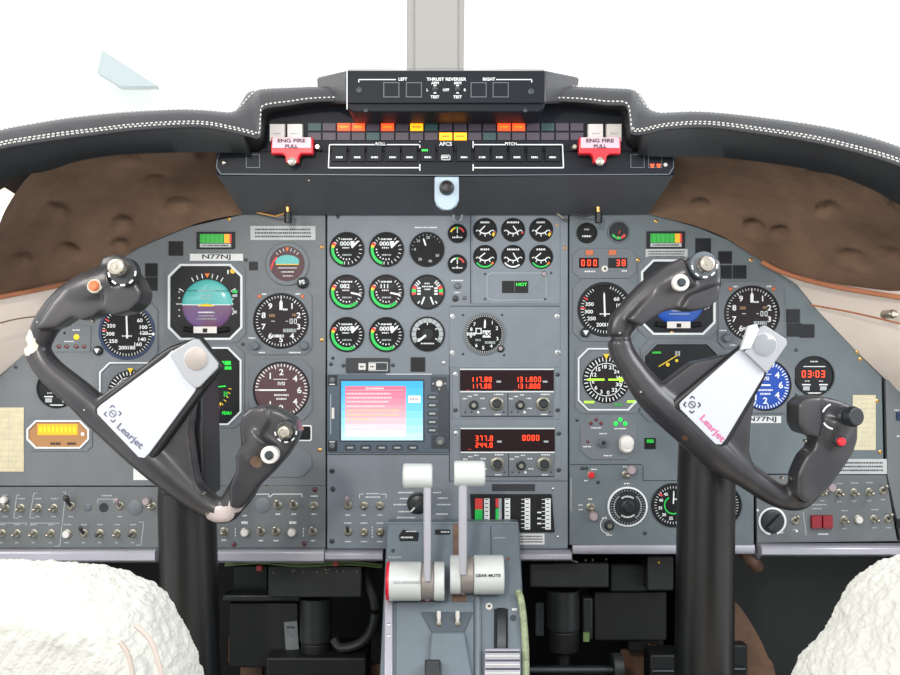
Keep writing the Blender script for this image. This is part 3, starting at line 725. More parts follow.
# vertical speed
def vsi(x, y, r, lab, face, sq):
    t, b = gauge('vertical_speed_indicator', lab, x, y, r, ('sq', *sq), face, 'bezel_black', 1.5, 'vertical speed indicator')
    for i in range(41): b.tick(x, y, -150 + i * 7.5 + 60, r - (5.5 if i % 5 == 0 else 3.6), r - .8, 1.0, W, 1.5)
    for a, q in ((0, '2'), (-38, '1'), (90, '6'), (50, '4'), (130, '4'), (180, '2'), (-142, '1')):
        q2 = math.radians(a); b.text(q, x + (r - 9) * math.sin(q2), y - (r - 9) * math.cos(q2), 6, W, 1.5, 0, 1.1)
    b.text('IVSI', x, y - 6.5, 3.4, W, 1.5); b.cap(x + .5, y + 5, 15, 1.8, W, 1.5, 6); b.cap(x, y + 8.8, 10, 1.8, W, 1.5, 9); b.line(x - 8, y - 10.8, x + 6, y - 10.8, .7, W, 1.5)
    b.build('dial_markings', t); needle(t, x, y, 270, r - 2, 1.6, tail=5, hub=0)
vsi(281.5, 390, 27, 'plum-faced vertical speed dial behind the left yoke grip', 'dial_plum', (250, 360, 312, 420, 9))
vsi(765, 385, 24.5, 'vertical speed dial with painted blue glare behind the right yoke plate', 'dial_blue_glare', (738, 357, 794, 413, 9))

# standby attitude
t, b = gauge('standby_horizon', 'small plum dial with cyan and orange horizon above the left altimeter', 287.5, 264, 17.5, ('round', 4.2), 'dial_plum', 'bezel_paint', cat='attitude indicator')
b.flat([(276, 264.5)] + [(287.5 + 13 * math.sin(math.radians(a)), 264 - 9 * math.cos(math.radians(a))) for a in range(-65, 66, 13)] + [(299, 264.5)], 1.5, 'sky_ball')
b.line(276, 264.5, 299, 264.5, .9, 'print_yellow', 1.7); b.line(278, 268, 297, 268, .6, W, 1.6); b.cap(288, 272, 13, 1, W, 1.6); b.cap(288, 276, 10, .8, W, 1.6)
for a in (-45, -30, -15, 15, 30, 45): b.tick(287.5, 264, a, 13, 16, .6, W, 1.6)
b.flat([(285.8, 247.5), (289.2, 247.5), (287.5, 252)], 1.7, 'print_orange'); b.poly([(271, 270), (273, 263), (277, 257)], 1.8, 'print_red', 1.6); b.build('dial_markings', t)
knob(t, 303, 282.5, 6.3, 'knob_black', 9, w0=0); b = MB(); b.text('PS', 303, 282.5, 4, W, 9.2, 10); b.build('lettering', t)

# angle of attack windows
for x, y, lab in ((216, 240.5, 'green and amber bar display above the left registration strip'), (665.5, 240, 'green and amber bar display above the right attitude ball')):
    t = thing('angle_of_attack_display', x, y, 0, lab, 'display')
    b = MB(); b.cbox(x, y, 38, 17, 0, 3, 'bezel_black'); b.build('housing', t, bevel=.0006)
    b = MB(); b.box(x - 15.5, y - 6.2, x + 9, y + 2.8, 3, 3.3, 'display_green'); b.box(x + 9, y - 6.2, x + 14, y + 2.8, 3, 3.3, 'glow_amber'); b.box(x + 14, y - 6.2, x + 16, y + 2.8, 3, 3.3, 'print_red')
    for k in range(6): b.line(x - 14 + k * 4.4, y - 6, x - 14 + k * 4.4, y + 2.6, .3, 'bezel_black', 3.5)
    b.build('bar_display', t)
    b = MB(); b.cbox(x, y + 5.2, 31, 3.6, 3, 3.4, 'placard'); b.cap(x, y + 5.2, 26, 1.4, 'print_dark', 3.6); b.build('caption_strip', t)

# RMI (right, full) and left (mostly hidden)
def rmi(x, y, r, sq, lab):
    t = framed('radio_magnetic_indicator', lab, *sq, 'compass dial', face='bezel_paint', rw=1.6)
    b = MB(); b.lathe(x, y, [(r, .9), (r, 2.2), (r - .8, 2.6)], 'dial_black', 44); b.build('dial', t)
    b = MB(); b.arc(x, y, r - 7.6, r - 6.9, 0, 360, 2.8, W)
    for i in range(36): b.tick(x, y, i * 10, r - (6.3 if i % 3 == 0 else 5), r - 1.2, .9, W, 2.8)
    for i, q in enumerate(('18', '21', '24', 'W', '30', '33', '0', '3', '6', 'E', '12', '15')):
        a = math.radians(i * 30 - 8); b.text(q, x + (r - 10.4) * math.sin(a), y - (r - 10.4) * math.cos(a), 3.7, W, 2.8, 0, 1.1)
    b.disc(x, y, r - 13.5, 2.8, 'dial_plum_dark')
    b.flat([(x - 3, y - r - 2), (x + 3, y - r - 2), (x, y - r + 3.4)], 3.0, 'print_yellow'); b.build('dial_markings', t)
    b = MB(); b.box(x - 19, y - 1, x - 2, y + 1, 3, 3.6, 'digit_lime'); b.build('needle_tail', t)
    b = MB(); b.prism([(x + 2, y - .9), (x + 13, y - .9), (x + 13, y - 2.8), (x + 20, y), (x + 13, y + 2.8), (x + 13, y + .9), (x + 2, y + .9)], 3, 3.6, 'digit_lime'); b.build('needle', t)
    b = MB()
    for dx, dy, w in ((-17, 22.5, 10), (26, 22, 10)): b.cbox(x + dx, y + dy, w, 2.2, .9, 1.5, 'digit_lime')
    b.cap(x + 12, y + 25, 8, 2, 'display_green', 3); b.cap(x + 27, y + 9, 3, 8, 'display_green', 1.4); b.build('flags', t)
rmi(606, 379.5, 23.5, (577.5, 348, 638, 410.5, 10), 'compass dial with lime arrow needle left of the right yoke')
rmi(131, 393, 23, (100, 362, 161, 424, 10), 'compass dial almost wholly hidden behind the left yoke plate')

# electronic HSI screens
def ehsi(x0, y0, x1, y1, lab, dim):
    t = framed('horizontal_situation_display', lab, x0, y0, x1, y1, 13, 'display', face='window_black', rimm='bezel_paint' if dim else 'rim_light')
    b = MB(); cx, cy = (x0 + x1) / 2, (y0 + y1) / 2; g = 'display_green' if dim else 'digit_green'
    if not dim:
        b.cap(x1 - 17, y0 + 16, 12, 4, g, 1.4, 3); b.cap(x1 - 15, y0 + 21, 9, 3, g, 1.4, 4); b.line(x1 - 31, cy + 1.5, x1 - 16, cy, 1, g, 1.4); b.text('FDR1', x1 - 15, y1 - 12, 3, g, 1.4)
        b.disc(x1 - 31, cy - 4, 1.4, 1.4, 'print_pink', 8)
        for k in range(8):
            a = math.radians(100 + k * 9); b.tick(cx - 2, cy - 2, 100 + k * 9, 26, 29, .7, 'print_pink' if k > 4 else 'digit_yellow', 1.4)
        b.cap(x1 - 23, cy + 18, 6, 3, 'digit_yellow', 1.4, 5); b.cap(x1 - 16, cy + 8, 4, 5, 'display_green', 1.4, 6)
    else:
        b.cbox(x0 + 14, y0 + 10, 9, 2, .9, 1.3, g); b.poly([(x0 + 16, y0 + 24), (x0 + 26, y0 + 18), (x0 + 36, y0 + 12)], 1, 'digit_yellow', 1.4)
        b.cap(x0 + 35, y0 + 11, 5, 5, 'print_dim', 1.4, 2); b.disc(x0 + 25, y0 + 22, 2, 1.4, 'digit_yellow', 8); b.disc(x0 + 34, y0 + 18, 1.6, 1.4, 'digit_yellow', 8); b.cap(x0 + 15, y1 - 12, 6, 2, g, 1.4)
    b.build('symbology', t)
ehsi(168.5, 347, 242, 425, 'dark screen with green symbols showing right of the left yoke plate', False)
ehsi(642.5, 342.5, 720, 419, 'dark screen with faint yellow-green symbols behind the right yoke', True)

# clocks
def clock(x, y, lab, txt, px):
    t, b = gauge('digital_clock', lab, x, y, 18.5, ('round', 1.6), 'window_black', 'bezel_black', cat='clock')
    b.seg(txt, x + px, y - 2, 6.6, 'digit_red', 1.6); b.cap(x, y - 14.5, 8, 1.2, W, 1.5); b.line(x - 11, y - 9.5, x + 11, y - 9.5, .8, W, 1.5)
    for dx in (-8, 9): b.cbox(x + dx, y + 12 - 3.4, 8.5, 1.2, 1.3, 1.5, W); b.cbox(x + dx, y + 12.3, 6.5, 4, 1.3, 1.5, 'print_dim')
    b.line(x - 7, y + 17, x + 7, y + 17, 1, W, 1.5); b.cap(x - 7, y + 5, 5, .8, W, 1.5); b.cap(x + 7, y + 5, 5, .8, W, 1.5); b.build('dial_markings', t)
clock(814, 376, 'round digital clock reading 03:03 on the right panel', '03:03', -1)
clock(57, 388, 'round digital clock half behind the left yoke arm', '00', -2.5)

# amber display
t = framed('amber_readout', 'octagonal glowing amber readout low on the left panel', 27.5, 420, 90, 448.5, 9, 'display', face='lcd_amber_back', rw=1.8)
b = MB(); b.box(38, 424, 78, 435, .9, 1.5, 'glow_amber'); b.text('AIR DATA', 58, 429.5, 4.4, 'glow_orange', 1.7) if False else None
for i in range(9): b.cbox(41 + i * 4.2, 429.5, 2.2, 5.5, 1.5, 1.7, 'glow_orange')
b.cap(56, 443.5, 10, 2.4, 'print_dark', 1.6); b.cap(72, 443.5, 9, 2.4, 'print_dark', 1.6); b.disc(83, 434, 2, 1.6, 'button_white', 12); b.build('digits', t)
# small lamp panel upper left
t = thing('test_lamp_panel', 74, 340, 0, 'small grey panel with a yellow lamp over four red lamps', 'indicator')
b = MB(); b.prism([(60, 326), (91, 326), (91, 352), (53, 352), (53, 339)], 0, 1.5, 'bezel_paint'); b.build('plate', t, bevel=.0005)
o = button(t, 77, 337, 3.6, 'lamp_yellow', 'lamp', 3, 'lamp_yellow'); o['label'] = 'lit yellow lamp'
for x in (59.3, 67, 77, 84.5): button(t, x, 346.5, 2.9, 'lamp_red_off', 'lamp', 3, 'toggle_dark')
b = MB(); b.cap(77, 330, 8, 1.2, W, 1.8); b.cap(70, 341.5, 10, 1.0, W, 1.8); b.build('lettering', t)

# blank octagon & white framed box right of the left yoke grip
t = thing('blanking_plate', 284, 465, 0, 'blank octagonal grey cover plate below the left yoke grip', 'panel plate')
b = MB(); b.prism(octa(254, 447.5, 312, 477, 10), 0, 1.8, 'bezel_paint'); b.build('plate', t, bevel=.0005); screw(t, 287, 461, 'screw_dark', 1.8); screw(t, 303, 454, 'screw_dark', 1.8)
t = thing('marker_lamp', 304, 432.5, 0, 'white-outlined dark box with a yellow lamp right of the left grip', 'indicator')
b = MB(); b.rbox(296, 425, 312, 441, 2, 0, 1.6, 'print_white'); b.rbox(297.3, 426.3, 310.7, 439.7, 1.6, 1.6, 2.2, 'window_black'); b.build('housing', t); o = button(t, 302, 428.5, 3, 'lamp_orange_off', 'lamp', 5, 'lamp_orange_off')

# digital trim / temperature readout on the right
t = thing('digital_readout', 604, 263, 0, 'rounded panel with red digits 000 and 38 above the right airspeed dial', 'display')
b = MB(); b.prism(octa(572.5, 248.5, 636, 278.5, 7), 0, 1.6, 'bezel_paint'); b.build('plate', t, bevel=.0005)
b = MB(); b.box(579, 258, 598.5, 268, 1.6, 2.4, 'window_dark_red'); b.box(608, 258, 627, 268, 1.6, 2.4, 'window_black'); b.build('display_window', t)
b = MB(); b.seg('000', 588.8, 263, 6, 'digit_red', 2.7, 6); b.build('digit_row', t); b = MB(); b.seg('38', 620.5, 263, 6, 'digit_red', 2.7, 5.6); b.build('digit_row', t)
for x in (589.2, 612.2): b = MB(); b.cbox(x, 252.7, 7.5, 5, 1.6, 3, 'lamp_orange_off'); b.build('warning_lamp', t)
b = MB(); b.lathe(604.5, 269, [(3.5, 1.6), (3.2, 4), (2, 5)], 'button_white', 16); b.disc(604.5, 269, 1.2, 5.2, 'bezel_black', 10); b.build('push_button', t)
b = MB(); b.cap(590, 271.5, 11, 1.5, W, 1.9); b.cap(624, 271, 5, 1.5, W, 1.9); b.build('lettering', t)

t, b = gauge('fuel_counter', 'tiny black round dial left of the red digital readout lamps', 586.8, 233, 9.3, ('round', 1), 'dial_black'); b.cap(586.5, 229.5, 5, 1.6, 'print_dim', 1.5); b.cap(586.5, 236.3, 9, 1.8, W, 1.5); b.build('dial_markings', t)
t, b = gauge('oxygen_gauge', 'tiny grey round dial with green and red arc, top of the right panel', 618.5, 232, 10, ('round', 1.2), 'dial_grey', 'bezel_paint'); b.arc(618.5, 231, 6, 8, 205, 240, 1.5, 'print_green'); b.arc(618.5, 231, 6, 8.4, 165, 200, 1.5, 'print_green'); b.arc(618.5, 231, 6, 8.4, 120, 160, 1.5, 'print_red'); b.build('dial_markings', t); needle(t, 618.5, 235, 15, 5, .8, 'print_red', hub=1)

# landing gear indicator
t = thing('gear_indicator_panel', 608, 436.5, 0, 'octagonal panel with three green lamps and a white knob', 'indicator')
b = MB(); b.prism(octa(580, 415, 637, 459.5, 10), 0, 1.6, 'bezel_paint'); b.build('plate', t, bevel=.0005)
for x, y in ((615.5, 423.5), (620, 419.5), (625, 423.5)): button(t, x, y, 2.8, 'lamp_green', 'green_lamp', 3, 'window_black')
for x, y in ((591, 423), (596, 419.3), (600.8, 423)): button(t, x, y, 2.6, 'lamp_red_off', 'unlit_lamp', 3, 'window_black')
knob(t, 602.5, 442.5, 5.2, 'knob_grey', 8, w0=1.6, top='knob_black'); b = MB(); b.lathe(625.8, 442, [(7.4, 1.6), (7.6, 6), (6.6, 12), (5.2, 13.5)], 'button_white', 24); b.lathe(625.8, 446, [(7, 1.6), (7.0, 6), (6.0, 11), (4.8, 12.5)], 'button_white', 24); b.build('gear_knob', t)
o = button(t, 587.5, 441.5, 2.2, 'lamp_red_off', 'small_lamp', 2.5, 'toggle_nut'); b = MB(); b.cap(596, 427.8, 10, 1.2, W, 1.9); b.cap(620, 428.5, 12, 1.1, W, 1.9); b.cap(587, 446.5, 8, 1.2, W, 1.9); b.cap(608, 455.5, 9, 1.2, W, 1.9); b.cap(603, 433.5, 8, 1.0, W, 1.9); b.build('lettering', t)
b = MB(); b.cbox(650, 443.5, 11, 11, 0, 1.2, 'window_black'); b.cbox(650, 441, 7, 3.5, 1.2, 1.6, 'display_green'); o = b.build('annunciator_light', RP); o['label'] = 'black light with a dim green window'
# cabin pressure section
b = MB(); b.line(569.5, 464.5, 642, 464.5, .8, 'dark_seam', .4); b.poly([(643, 466), (643, 480.5), (680, 480.5)], .7, 'dark_seam', .4); b.line(754, 420, 754, 474, .01, 'dark_seam', .4); b.line(571, 478, 571, 511, .8, 'print_dim', .4)
b.cap(594, 469.3, 6, 1.2, W); b.cap(586, 480.5, 4, 1.2, W); b.cap(625, 466.8, 4, 1.2, W); b.cap(627, 483.5, 6, 1.2, W); b.cap(590, 499, 4, 1.2, W); b.cap(580.5, 505, 4, 1.2, W); b.cap(580.5, 509.5, 4, 1.2, W); b.cap(604.5, 518, 5, 1.2, W)
b.arc(609, 525, 8.2, 9, 180, 340, .6, W); b.cap(609, 535, 6, 1, W); b.build('lettering', RP)
t = thing('cabin_controller', 627.3, 506.5, 0, 'large dark double-ringed pressurization dial low on the right panel', 'dial')
b = MB(); b.lathe(627.3, 506.5, [(20, 0), (20, 3), (19, 4), (18.4, 4), (18.2, 2.4)], 'rim_light', 44, cap=False); b.build('rim', t)
b = MB(); b.cyl(627.3, 506.5, 18.6, 0, 2.4, 'knob_black', 44); b.build('dial', t)
b = MB()
for i in range(36): b.tick(627.3, 506.5, i * 10, 15.5, 17.3, .5, 'print_dim', 2.7)
for a0, a1 in ((-35, 35), (140, 220)):
    for a in range(a0, a1, 8): b.arc(627.3, 506.5, 9.5, 11.2, a, a + 5, 2.7, W)
for a in range(40, 140, 9): b.arc(627.3, 506.5, 12.8, 14.4, a, a + 5, 2.7, 'print_dim'); b.arc(627.3, 506.5, 12.8, 14.4, -a - 5, -a, 2.7, 'print_dim')
b.build('dial_markings', t); knob(t, 627.5, 506.5, 6.4, 'knob_black', 12, w0=2.4)
knob(RP, 609, 525, 5.2, 'knob_black', 8, 'control_knob', 'toggle_nut'); o = button(RP, 591, 474.7, 4.2, 'knob_red', 'push_button', 6, 'toggle_nut'); o['label'] = 'red push button'
def cabin_gauge(x, lab):
    t, b = gauge('cabin_altitude_gauge', lab, x, 505, 20, ('round', 2), 'dial_black', 'bezel_black')
    for i in range(40): b.tick(x, 505, i * 9, 16.6, 19, .5, W, 1.5)
    for i in range(10): a = math.radians(20 + i * 34); b.text(str((i * 5) % 50), x + 13.2 * math.sin(a), 505 - 13.2 * math.cos(a), 2.9, W, 1.5)
    b.arc(x, 505, 8, 9.2, 150, 330, 1.5, 'print_green'); b.tick(x, 505, 310, 14, 18, 1.8, 'print_red', 1.6); b.cap(x + 4, 499, 6, 1.4, W, 1.5); b.build('dial_markings', t); needle(t, x, 505, 2, 15, 1.2, tail=0, hub=1.5)
cabin_gauge(673, 'black altitude and differential dial left of the right yoke column'); cabin_gauge(719.5, 'black dial barely showing right of the right yoke column')
# ---- toggle switches (built once, copied)
def proto_toggle():
    b = MB(); b.lathe(0, 0, [(4.4, 0), (4.4, .8), (3.8, 1.6), (2.6, 1.8), (2.4, 3)], 'toggle_nut', 16); n = b
    n.v = [p - P(0, 0) for p in n.v]
    me = bpy.data.meshes.new('toggle_switch'); me.from_pydata([tuple(p) for p in n.v], [], n.f); me.materials.append(MATS['toggle_nut']); me.polygons.foreach_set('use_smooth', [True] * len(me.polygons)); me.set_sharp_from_angle(angle=.6)
    return me
TOG = proto_toggle()
def bat(direction, tip, L=.0135, r0=.0016, r1=.0030):
    b = MB(); a = Vector((0, -.003, 0)); e = {'down': Vector((0, -L * .8, -L * .75)), 'up': Vector((0, -L * .8, L * .85)), 'mid': Vector((0, -L, 0))}[direction]
    b.tube([a, a + e * .5, a + e * .85, a + e], [r0, r1 * .8, r1, r1 * .6], 'toggle_metal' if not tip else tip, 10)
    me = bpy.data.meshes.new('lever'); me.from_pydata([tuple(p) for p in b.v], [], b.f); me.materials.append(MATS[b.mats[0]]); me.polygons.foreach_set('use_smooth', [True] * len(me.polygons))
    return me
BATS = {}
def toggle(t, x, y, direction='mid', tip=None, big=1.0):
    key = (direction, tip, big)
    if key not in BATS: BATS[key] = bat(direction, tip, .0135 * big, .0016, .0030 * (1 + (big - 1) * .8))
    o = bpy.data.objects.new('toggle_switch', TOG); COL.objects.link(o); o.parent = t; o.location = P(x, y) - base_of(t); o['_o'] = list(P(x, y))
    q = bpy.data.objects.new('lever', BATS[key]); COL.objects.link(q); q.parent = o
    if tip: q['label'] = {'knob_pink': 'pinkish grey lever', 'toggle_dark': 'dark lever'}.get(tip, 'coloured lever')
    return o
def caps_for(b, x, y, m='print_dim', up=True, dn=True, w=7):
    if up: b.cap(x + .5, y - 9.5, w, 1.3, m, .95)
    if dn: b.cap(x, y + 8.5, w - 2.5, 1.3, m, .95)
def white_button(t, x, y):
    b = MB(); b.lathe(x, y, [(4.8, 0), (4.8, 1.2), (4.2, 1.8)], 'toggle_nut', 18); b.lathe(x, y, [(3.7, 1.6), (3.7, 5), (2.8, 6.2)], 'button_white', 18); return b.build('push_button', t)
def switch_panel(poly, lab, m='switch_panel_paint'):
    cx = sum(p[0] for p in poly) / len(poly); cy = sum(p[1] for p in poly) / len(poly)
    t = thing('switch_panel', cx, cy, 0, lab, 'switch panel'); b = MB(); b.prism(poly, -5, .6, m); b.build('plate', t, bevel=.0008); return t
def ledge(x0, x1, y0, y1, d, lab, slant=0):
    t = thing('panel_edge_trim', (x0 + x1) / 2, y0, 0, lab, 'trim strip')
    b = MB(); z0 = P(0, y0).z; z1 = P(0, y1).z; X0 = P(x0, y0).x; X1 = P(x1, y0).x
    rows = []
    for X in (X0, X1 - slant): rows.append([(X, 0.004, z0), (X, -d * .8, z0), (X, -d, z0 - .003), (X, -d, z1), (X, -d * .7, z1 - .004), (X, .004, z1 - .004)])
    b.grid(rows, 'ledge_metal', close=True); b.f += [[0, 1, 2, 3, 4, 5], [11, 10, 9, 8, 7, 6]]; b.m += [0, 0]; b.build('edge_strip', t, bevel=.0008)
SP1 = switch_panel([(-60, 487), (186, 487), (186, 548), (-60, 548)], 'long grey switch panel at far left with two rows of toggles')
SP2 = switch_panel([(212, 486), (325.6, 486), (325.6, 548), (212, 548)], 'short grey switch panel between the left yoke column and the centre panel')
SP4 = switch_panel([(756, 475), (886, 475), (897, 540), (900, 541), (757, 543)], 'grey switch panel at far right with a red double switch')
b = MB()
for i, x in enumerate((5.5, 21, 38, 54)): toggle(SP1, x, 508, 'mid'); caps_for(b, x, 508)
toggle(SP1, 71, 506, 'up', 'toggle_dark', 1.7); toggle(SP1, 120, 506, 'up', 'knob_pink', 1.3); toggle(SP1, 152, 506, 'mid'); caps_for(b, 120, 508, up=False); caps_for(b, 71, 508, up=False)
for i, x in enumerate((2, 17, 34, 51, 84, 100, 117, 133)): toggle(SP1, x, 533.5, 'up' if x == 84 else 'mid', 'toggle_dark' if x in (84, 100, 133) else None, 1.2 if x == 84 else 1); caps_for(b, x, 534, w=6)
white_button(SP1, 67, 534); caps_for(b, 67, 534)
for pts in ([(3, 499), (3, 495), (8, 495)], [(20, 495), (17, 495), (14, 518), (19, 518)], [(37, 493), (34, 493), (30, 518), (35, 518)], [(63, 492), (66, 492), (60, 546), (55, 546)], [(0, 523), (27, 523), (26, 526)], [(31, 526), (31, 523), (60, 523)], [(98, 503), (98, 499), (114, 499), (114, 503)], [(139, 522), (144, 522), (141, 545), (136, 545)]):
    b.poly(pts, .7, 'print_dim', .9)
b.cap(107, 495.5, 10, 1.4, 'print_dim', .95); b.build('lettering', SP1)
for x, m, r in ((88, 'knob_grey', 3.8), (135.5, 'bezel_paint', 7.5)): q = MB(); q.lathe(x, 507.5, [(r, .5), (r, 1.4), (r - .6, 2)], m, 24); q.build('hole_plug', SP1)
q = MB(); q.lathe(104, 507.5, [(4.6, .6), (4.6, 1.2), (3.8, 1.2), (3.8, .7)], 'dark_seam', 20); q.build('empty_hole', SP1)
q = MB(); q.lathe(148, 500.5, [(3.8, 6), (4, 9), (3, 13)], 'knob_pink', 16); q.lathe(150, 503.5, [(2, .6), (2, 8)], 'toggle_metal', 10); q.build('round_cap', SP1)
q = MB(); q.lathe(5.5, 499.5, [(3.6, 3), (3.8, 7), (2.8, 10)], 'button_white', 14); q.lathe(5, 503, [(1.6, .6), (1.6, 6)], 'toggle_metal', 10); q.build('round_cap', SP1)
b = MB(); b.line(72, 484, 95, 484, .0, 'print_dim')
b = MB()
for x, y, dr, tp in ((224, 531.5, 'mid', None), (278, 505.5, 'up', None), (294, 505.5, 'up', None), (314, 505.5, 'mid', None), (261, 532, 'up', None), (276, 532, 'up', None), (313, 532, 'up', None)):
    toggle(SP2, x, y, dr, tp); caps_for(b, x, y, 'print_white', up=dr != 'up')
white_button(SP2, 245, 532.5); white_button(SP2, 292, 532.5)
b.cap(245, 522.5, 7, 2.6, W, .95); b.cap(293, 522.5, 7, 2.6, W, .95); b.cap(245, 515.5, 4, 1.2, W, .95)
b.poly([(270, 497), (273, 494), (302, 494), (302, 497)], .7, W, .9); b.poly([(254, 494), (269, 494), (269, 497)], .7, W, .9)
for x in (235.5, 303.5):
    for k in range(3): b.line(x, 528 + k * 3.2, x, 530 + k * 3.2, .7, W, .9)
b.build('lettering', SP2)
q = MB(); q.lathe(263, 505, [(7.5, .5), (7.5, 1.4), (6.8, 2)], 'bezel_paint', 26); q.build('hole_plug', SP2)
for x, y in ((315, 489.5), (234, 544.3), (304.5, 543.5)): o = button(SP2, x, y, 2.6, 'lamp_red_off', 'small_lamp', 3, 'screw_dark')
# centre toggles
b = MB()
toggle(CP, 348, 505.5, 'up', 'knob_pink', 1.5); toggle(CP, 348, 532, 'up', 'toggle_dark')
for x in (364, 380): toggle(CP, x, 505.7); toggle(CP, x, 532.2)
for x in (348, 364, 380): b.cap(x, 515, 5, 1.3, W); b.cap(x, 541.5, 6, 1.3, W); b.cap(x, 523, 7, 1.3, W)
b.poly([(359.5, 498), (359.5, 494), (364, 494)], .7, W, .9); b.poly([(381, 494), (386, 494), (386, 498)], .7, W, .9); b.cap(373, 493.5, 13, 1.2, W); b.cap(373, 497, 15, 1.4, W)
for k in range(4): b.cbox(372.3, 527.5 + k * 3, 1, 1.6, .5, .9, W)
b.build('lettering', CP)
for x, y in ((333, 489), (332, 541), (332, 471)): screw(CP, x, y, 'screw_dark', 2.6)
# right panel toggles
toggle(RP, 626, 474.5, 'mid'); q = MB(); q.lathe(630, 469, [(4.4, 7), (4.8, 10), (3.8, 14)], 'knob_pink', 18); q.lathe(628, 472, [(2, 1), (2, 8)], 'toggle_metal', 10); q.build('round_cap', RP)
toggle(RP, 590.5, 507, 'mid'); q = MB(); q.lathe(592.5, 515, [(4.4, 7), (4.8, 10), (3.8, 14)], 'knob_pink', 18); q.lathe(591.5, 511, [(2, 1), (2, 8)], 'toggle_metal', 10); q.build('round_cap', RP)
for x, y in ((598, 482), (570 + 12, 468), (645, 533), (586, 473 - 5)): screw(RP, x, y, 'screw_dark', 2)
# far-right panel
b = MB()
for x, y, dr in ((822, 492, 'mid'), (839, 493, 'mid'), (854, 492.5, 'mid'), (869, 492, 'mid'), (883, 491, 'up'), (795, 521, 'up'), (844, 520, 'mid'), (874, 519, 'mid'), (888, 519, 'up')):
    toggle(SP4, x, y, dr, None); caps_for(b, x, y, up=dr != 'up')
white_button(SP4, 858, 519.5); q = MB(); q.lathe(829, 486.5, [(4.2, 7), (4.6, 10), (3.6, 14)], 'knob_pink', 18); q.lathe(826, 489, [(2, 1), (2, 8)], 'toggle_metal', 10); q.build('round_cap', SP4)
b.cap(817, 508.5, 10, 1.3, 'print_dim', .95); b.cap(819, 504.5, 16, 1.3, 'print_dim', .95); b.cap(823, 534, 10, 1.3, W, .95); b.line(803, 512, 806, 535, .7, 'print_dim', .9); b.cap(768, 533.5, 5, 1.2, W, .95); b.cap(781, 532.5, 5, 1.2, W, .95); b.disc(757.5, 510, 1.2, 1, 'print_white', 10); b.disc(796.5, 531, 1.2, 1, 'print_white', 10)
b.build('lettering', SP4)
q = MB(); q.arc(772, 521, 12, 14, -170, 160, 2.2, W); q.build('dial_ring', SP4)
q = MB(); q.lathe(772, 521, [(12, .6), (12, 2), (11, 5), (9.5, 6)], 'knob_black', 28); q.prism([(764.5, 526), (768, 529.5), (781, 516), (777.5, 512.5)], 6, 13, 'knob_black', .8); o = q.build('pointer_knob', SP4); o['label'] = 'black pointer knob ringed in white'
for x in (815.5, 826.5):
    q = MB(); q.cbox(x, 521.5, 10.2, 13, .6, 6, 'guard_red', .6)
    for k in range(3): q.cbox(x - 3 + k * 3, 527.5, 1.6, 2.5, 6, 6.6, 'lamp_red_off')
    o = q.build('switch_guard', SP4); o['label'] = 'red switch guard'
for x, y in ((895, 480),): pass
ledge(-60, 158.5, 548.5, 558, .016, 'pale metal lip below the far-left switch panel'); ledge(212, 325.6, 548.5, 558.5, .016, 'pale metal lip below the switch panel right of the left column')
ledge(326.4, 383.5, 549.5, 556.5, .018, 'pale metal lip below the central panel, left of the pedestal'); ledge(518, 570, 549.5, 556, .022, 'pale metal lip below the central panel, right of the pedestal')
ledge(572, 753.5, 538.5 + 6, 551, .006, 'grey lip below the pressurization dials'); ledge(757, 905, 543.5, 551.5, .02, 'pale metal lip below the far-right switch panel')
# side console edge at the far right
t = thing('side_console_plate', 893, 460, 0, 'narrow grey plate at the right frame edge beside the switch panel', 'panel plate')
b = MB(); b.prism([(885, 380), (940, 384), (940, 545), (901, 541), (887, 476)], -6, 2, 'panel_paint'); b.build('plate', t, bevel=.001); screw(t, 890, 383, 'screw_brass', 2)
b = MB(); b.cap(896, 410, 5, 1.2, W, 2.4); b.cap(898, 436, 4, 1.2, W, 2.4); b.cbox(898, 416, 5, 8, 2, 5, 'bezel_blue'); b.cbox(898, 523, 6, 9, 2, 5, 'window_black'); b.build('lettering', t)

# ======================================================= console under the glareshield
DC = .15
t = thing('annunciator_console', 446, 145, DC, 'black console of lit warning tiles and push buttons under the glareshield', 'annunciator panel')
b = MB(DC - .03); b.box(262, 100, 628, 162, 0, 30, 'console_face'); b.build('face_plate', t)
b = MB(DC); b.prism(rrect(216.5, 152, 674, 176, 6), -40, 5, 'console_black')
b.build('lower_rail', t, bevel=.0015)
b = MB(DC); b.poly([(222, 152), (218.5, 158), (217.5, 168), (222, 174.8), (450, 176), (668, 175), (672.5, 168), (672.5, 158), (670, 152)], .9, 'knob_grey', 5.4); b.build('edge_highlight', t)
rows = [[P(217, 175, DC + .004), P(243, 214, .006)], [P(330, 176, DC + .004), P(330, 215, .006)], [P(450, 177, DC + .004), P(446, 215, .006)], [P(560, 176, DC + .004), P(555, 215, .006)], [P(674, 175, DC + .004), P(648, 214, .006)]]
q = MB(); up = Vector((0, 0, .03))
fr = [r[0] for r in rows]; bk = [r[1] for r in rows]
q.grid([[p for p in fr], [p for p in bk]], 'console_slope'); q.grid([[fr[0] + up, bk[0] + up], [fr[0], bk[0]]], 'console_slope'); q.grid([[fr[-1] + up, bk[-1] + up], [fr[-1], bk[-1]]], 'console_slope')
q.grid([[p + up for p in fr], [p + up for p in bk]], 'console_slope'); q.build('sloping_underside', t)
for x, y in ((309, 180), (388, 194), (502, 194), (478.5, 178)): 
    dd = DC - (y - 176) / 39 * DC; q = MB(dd + .003); q.lathe(x, y, [(1.4, 0), (1.4, 1), (1, 1.6)], 'toggle_nut', 10); q.build('screw', t)
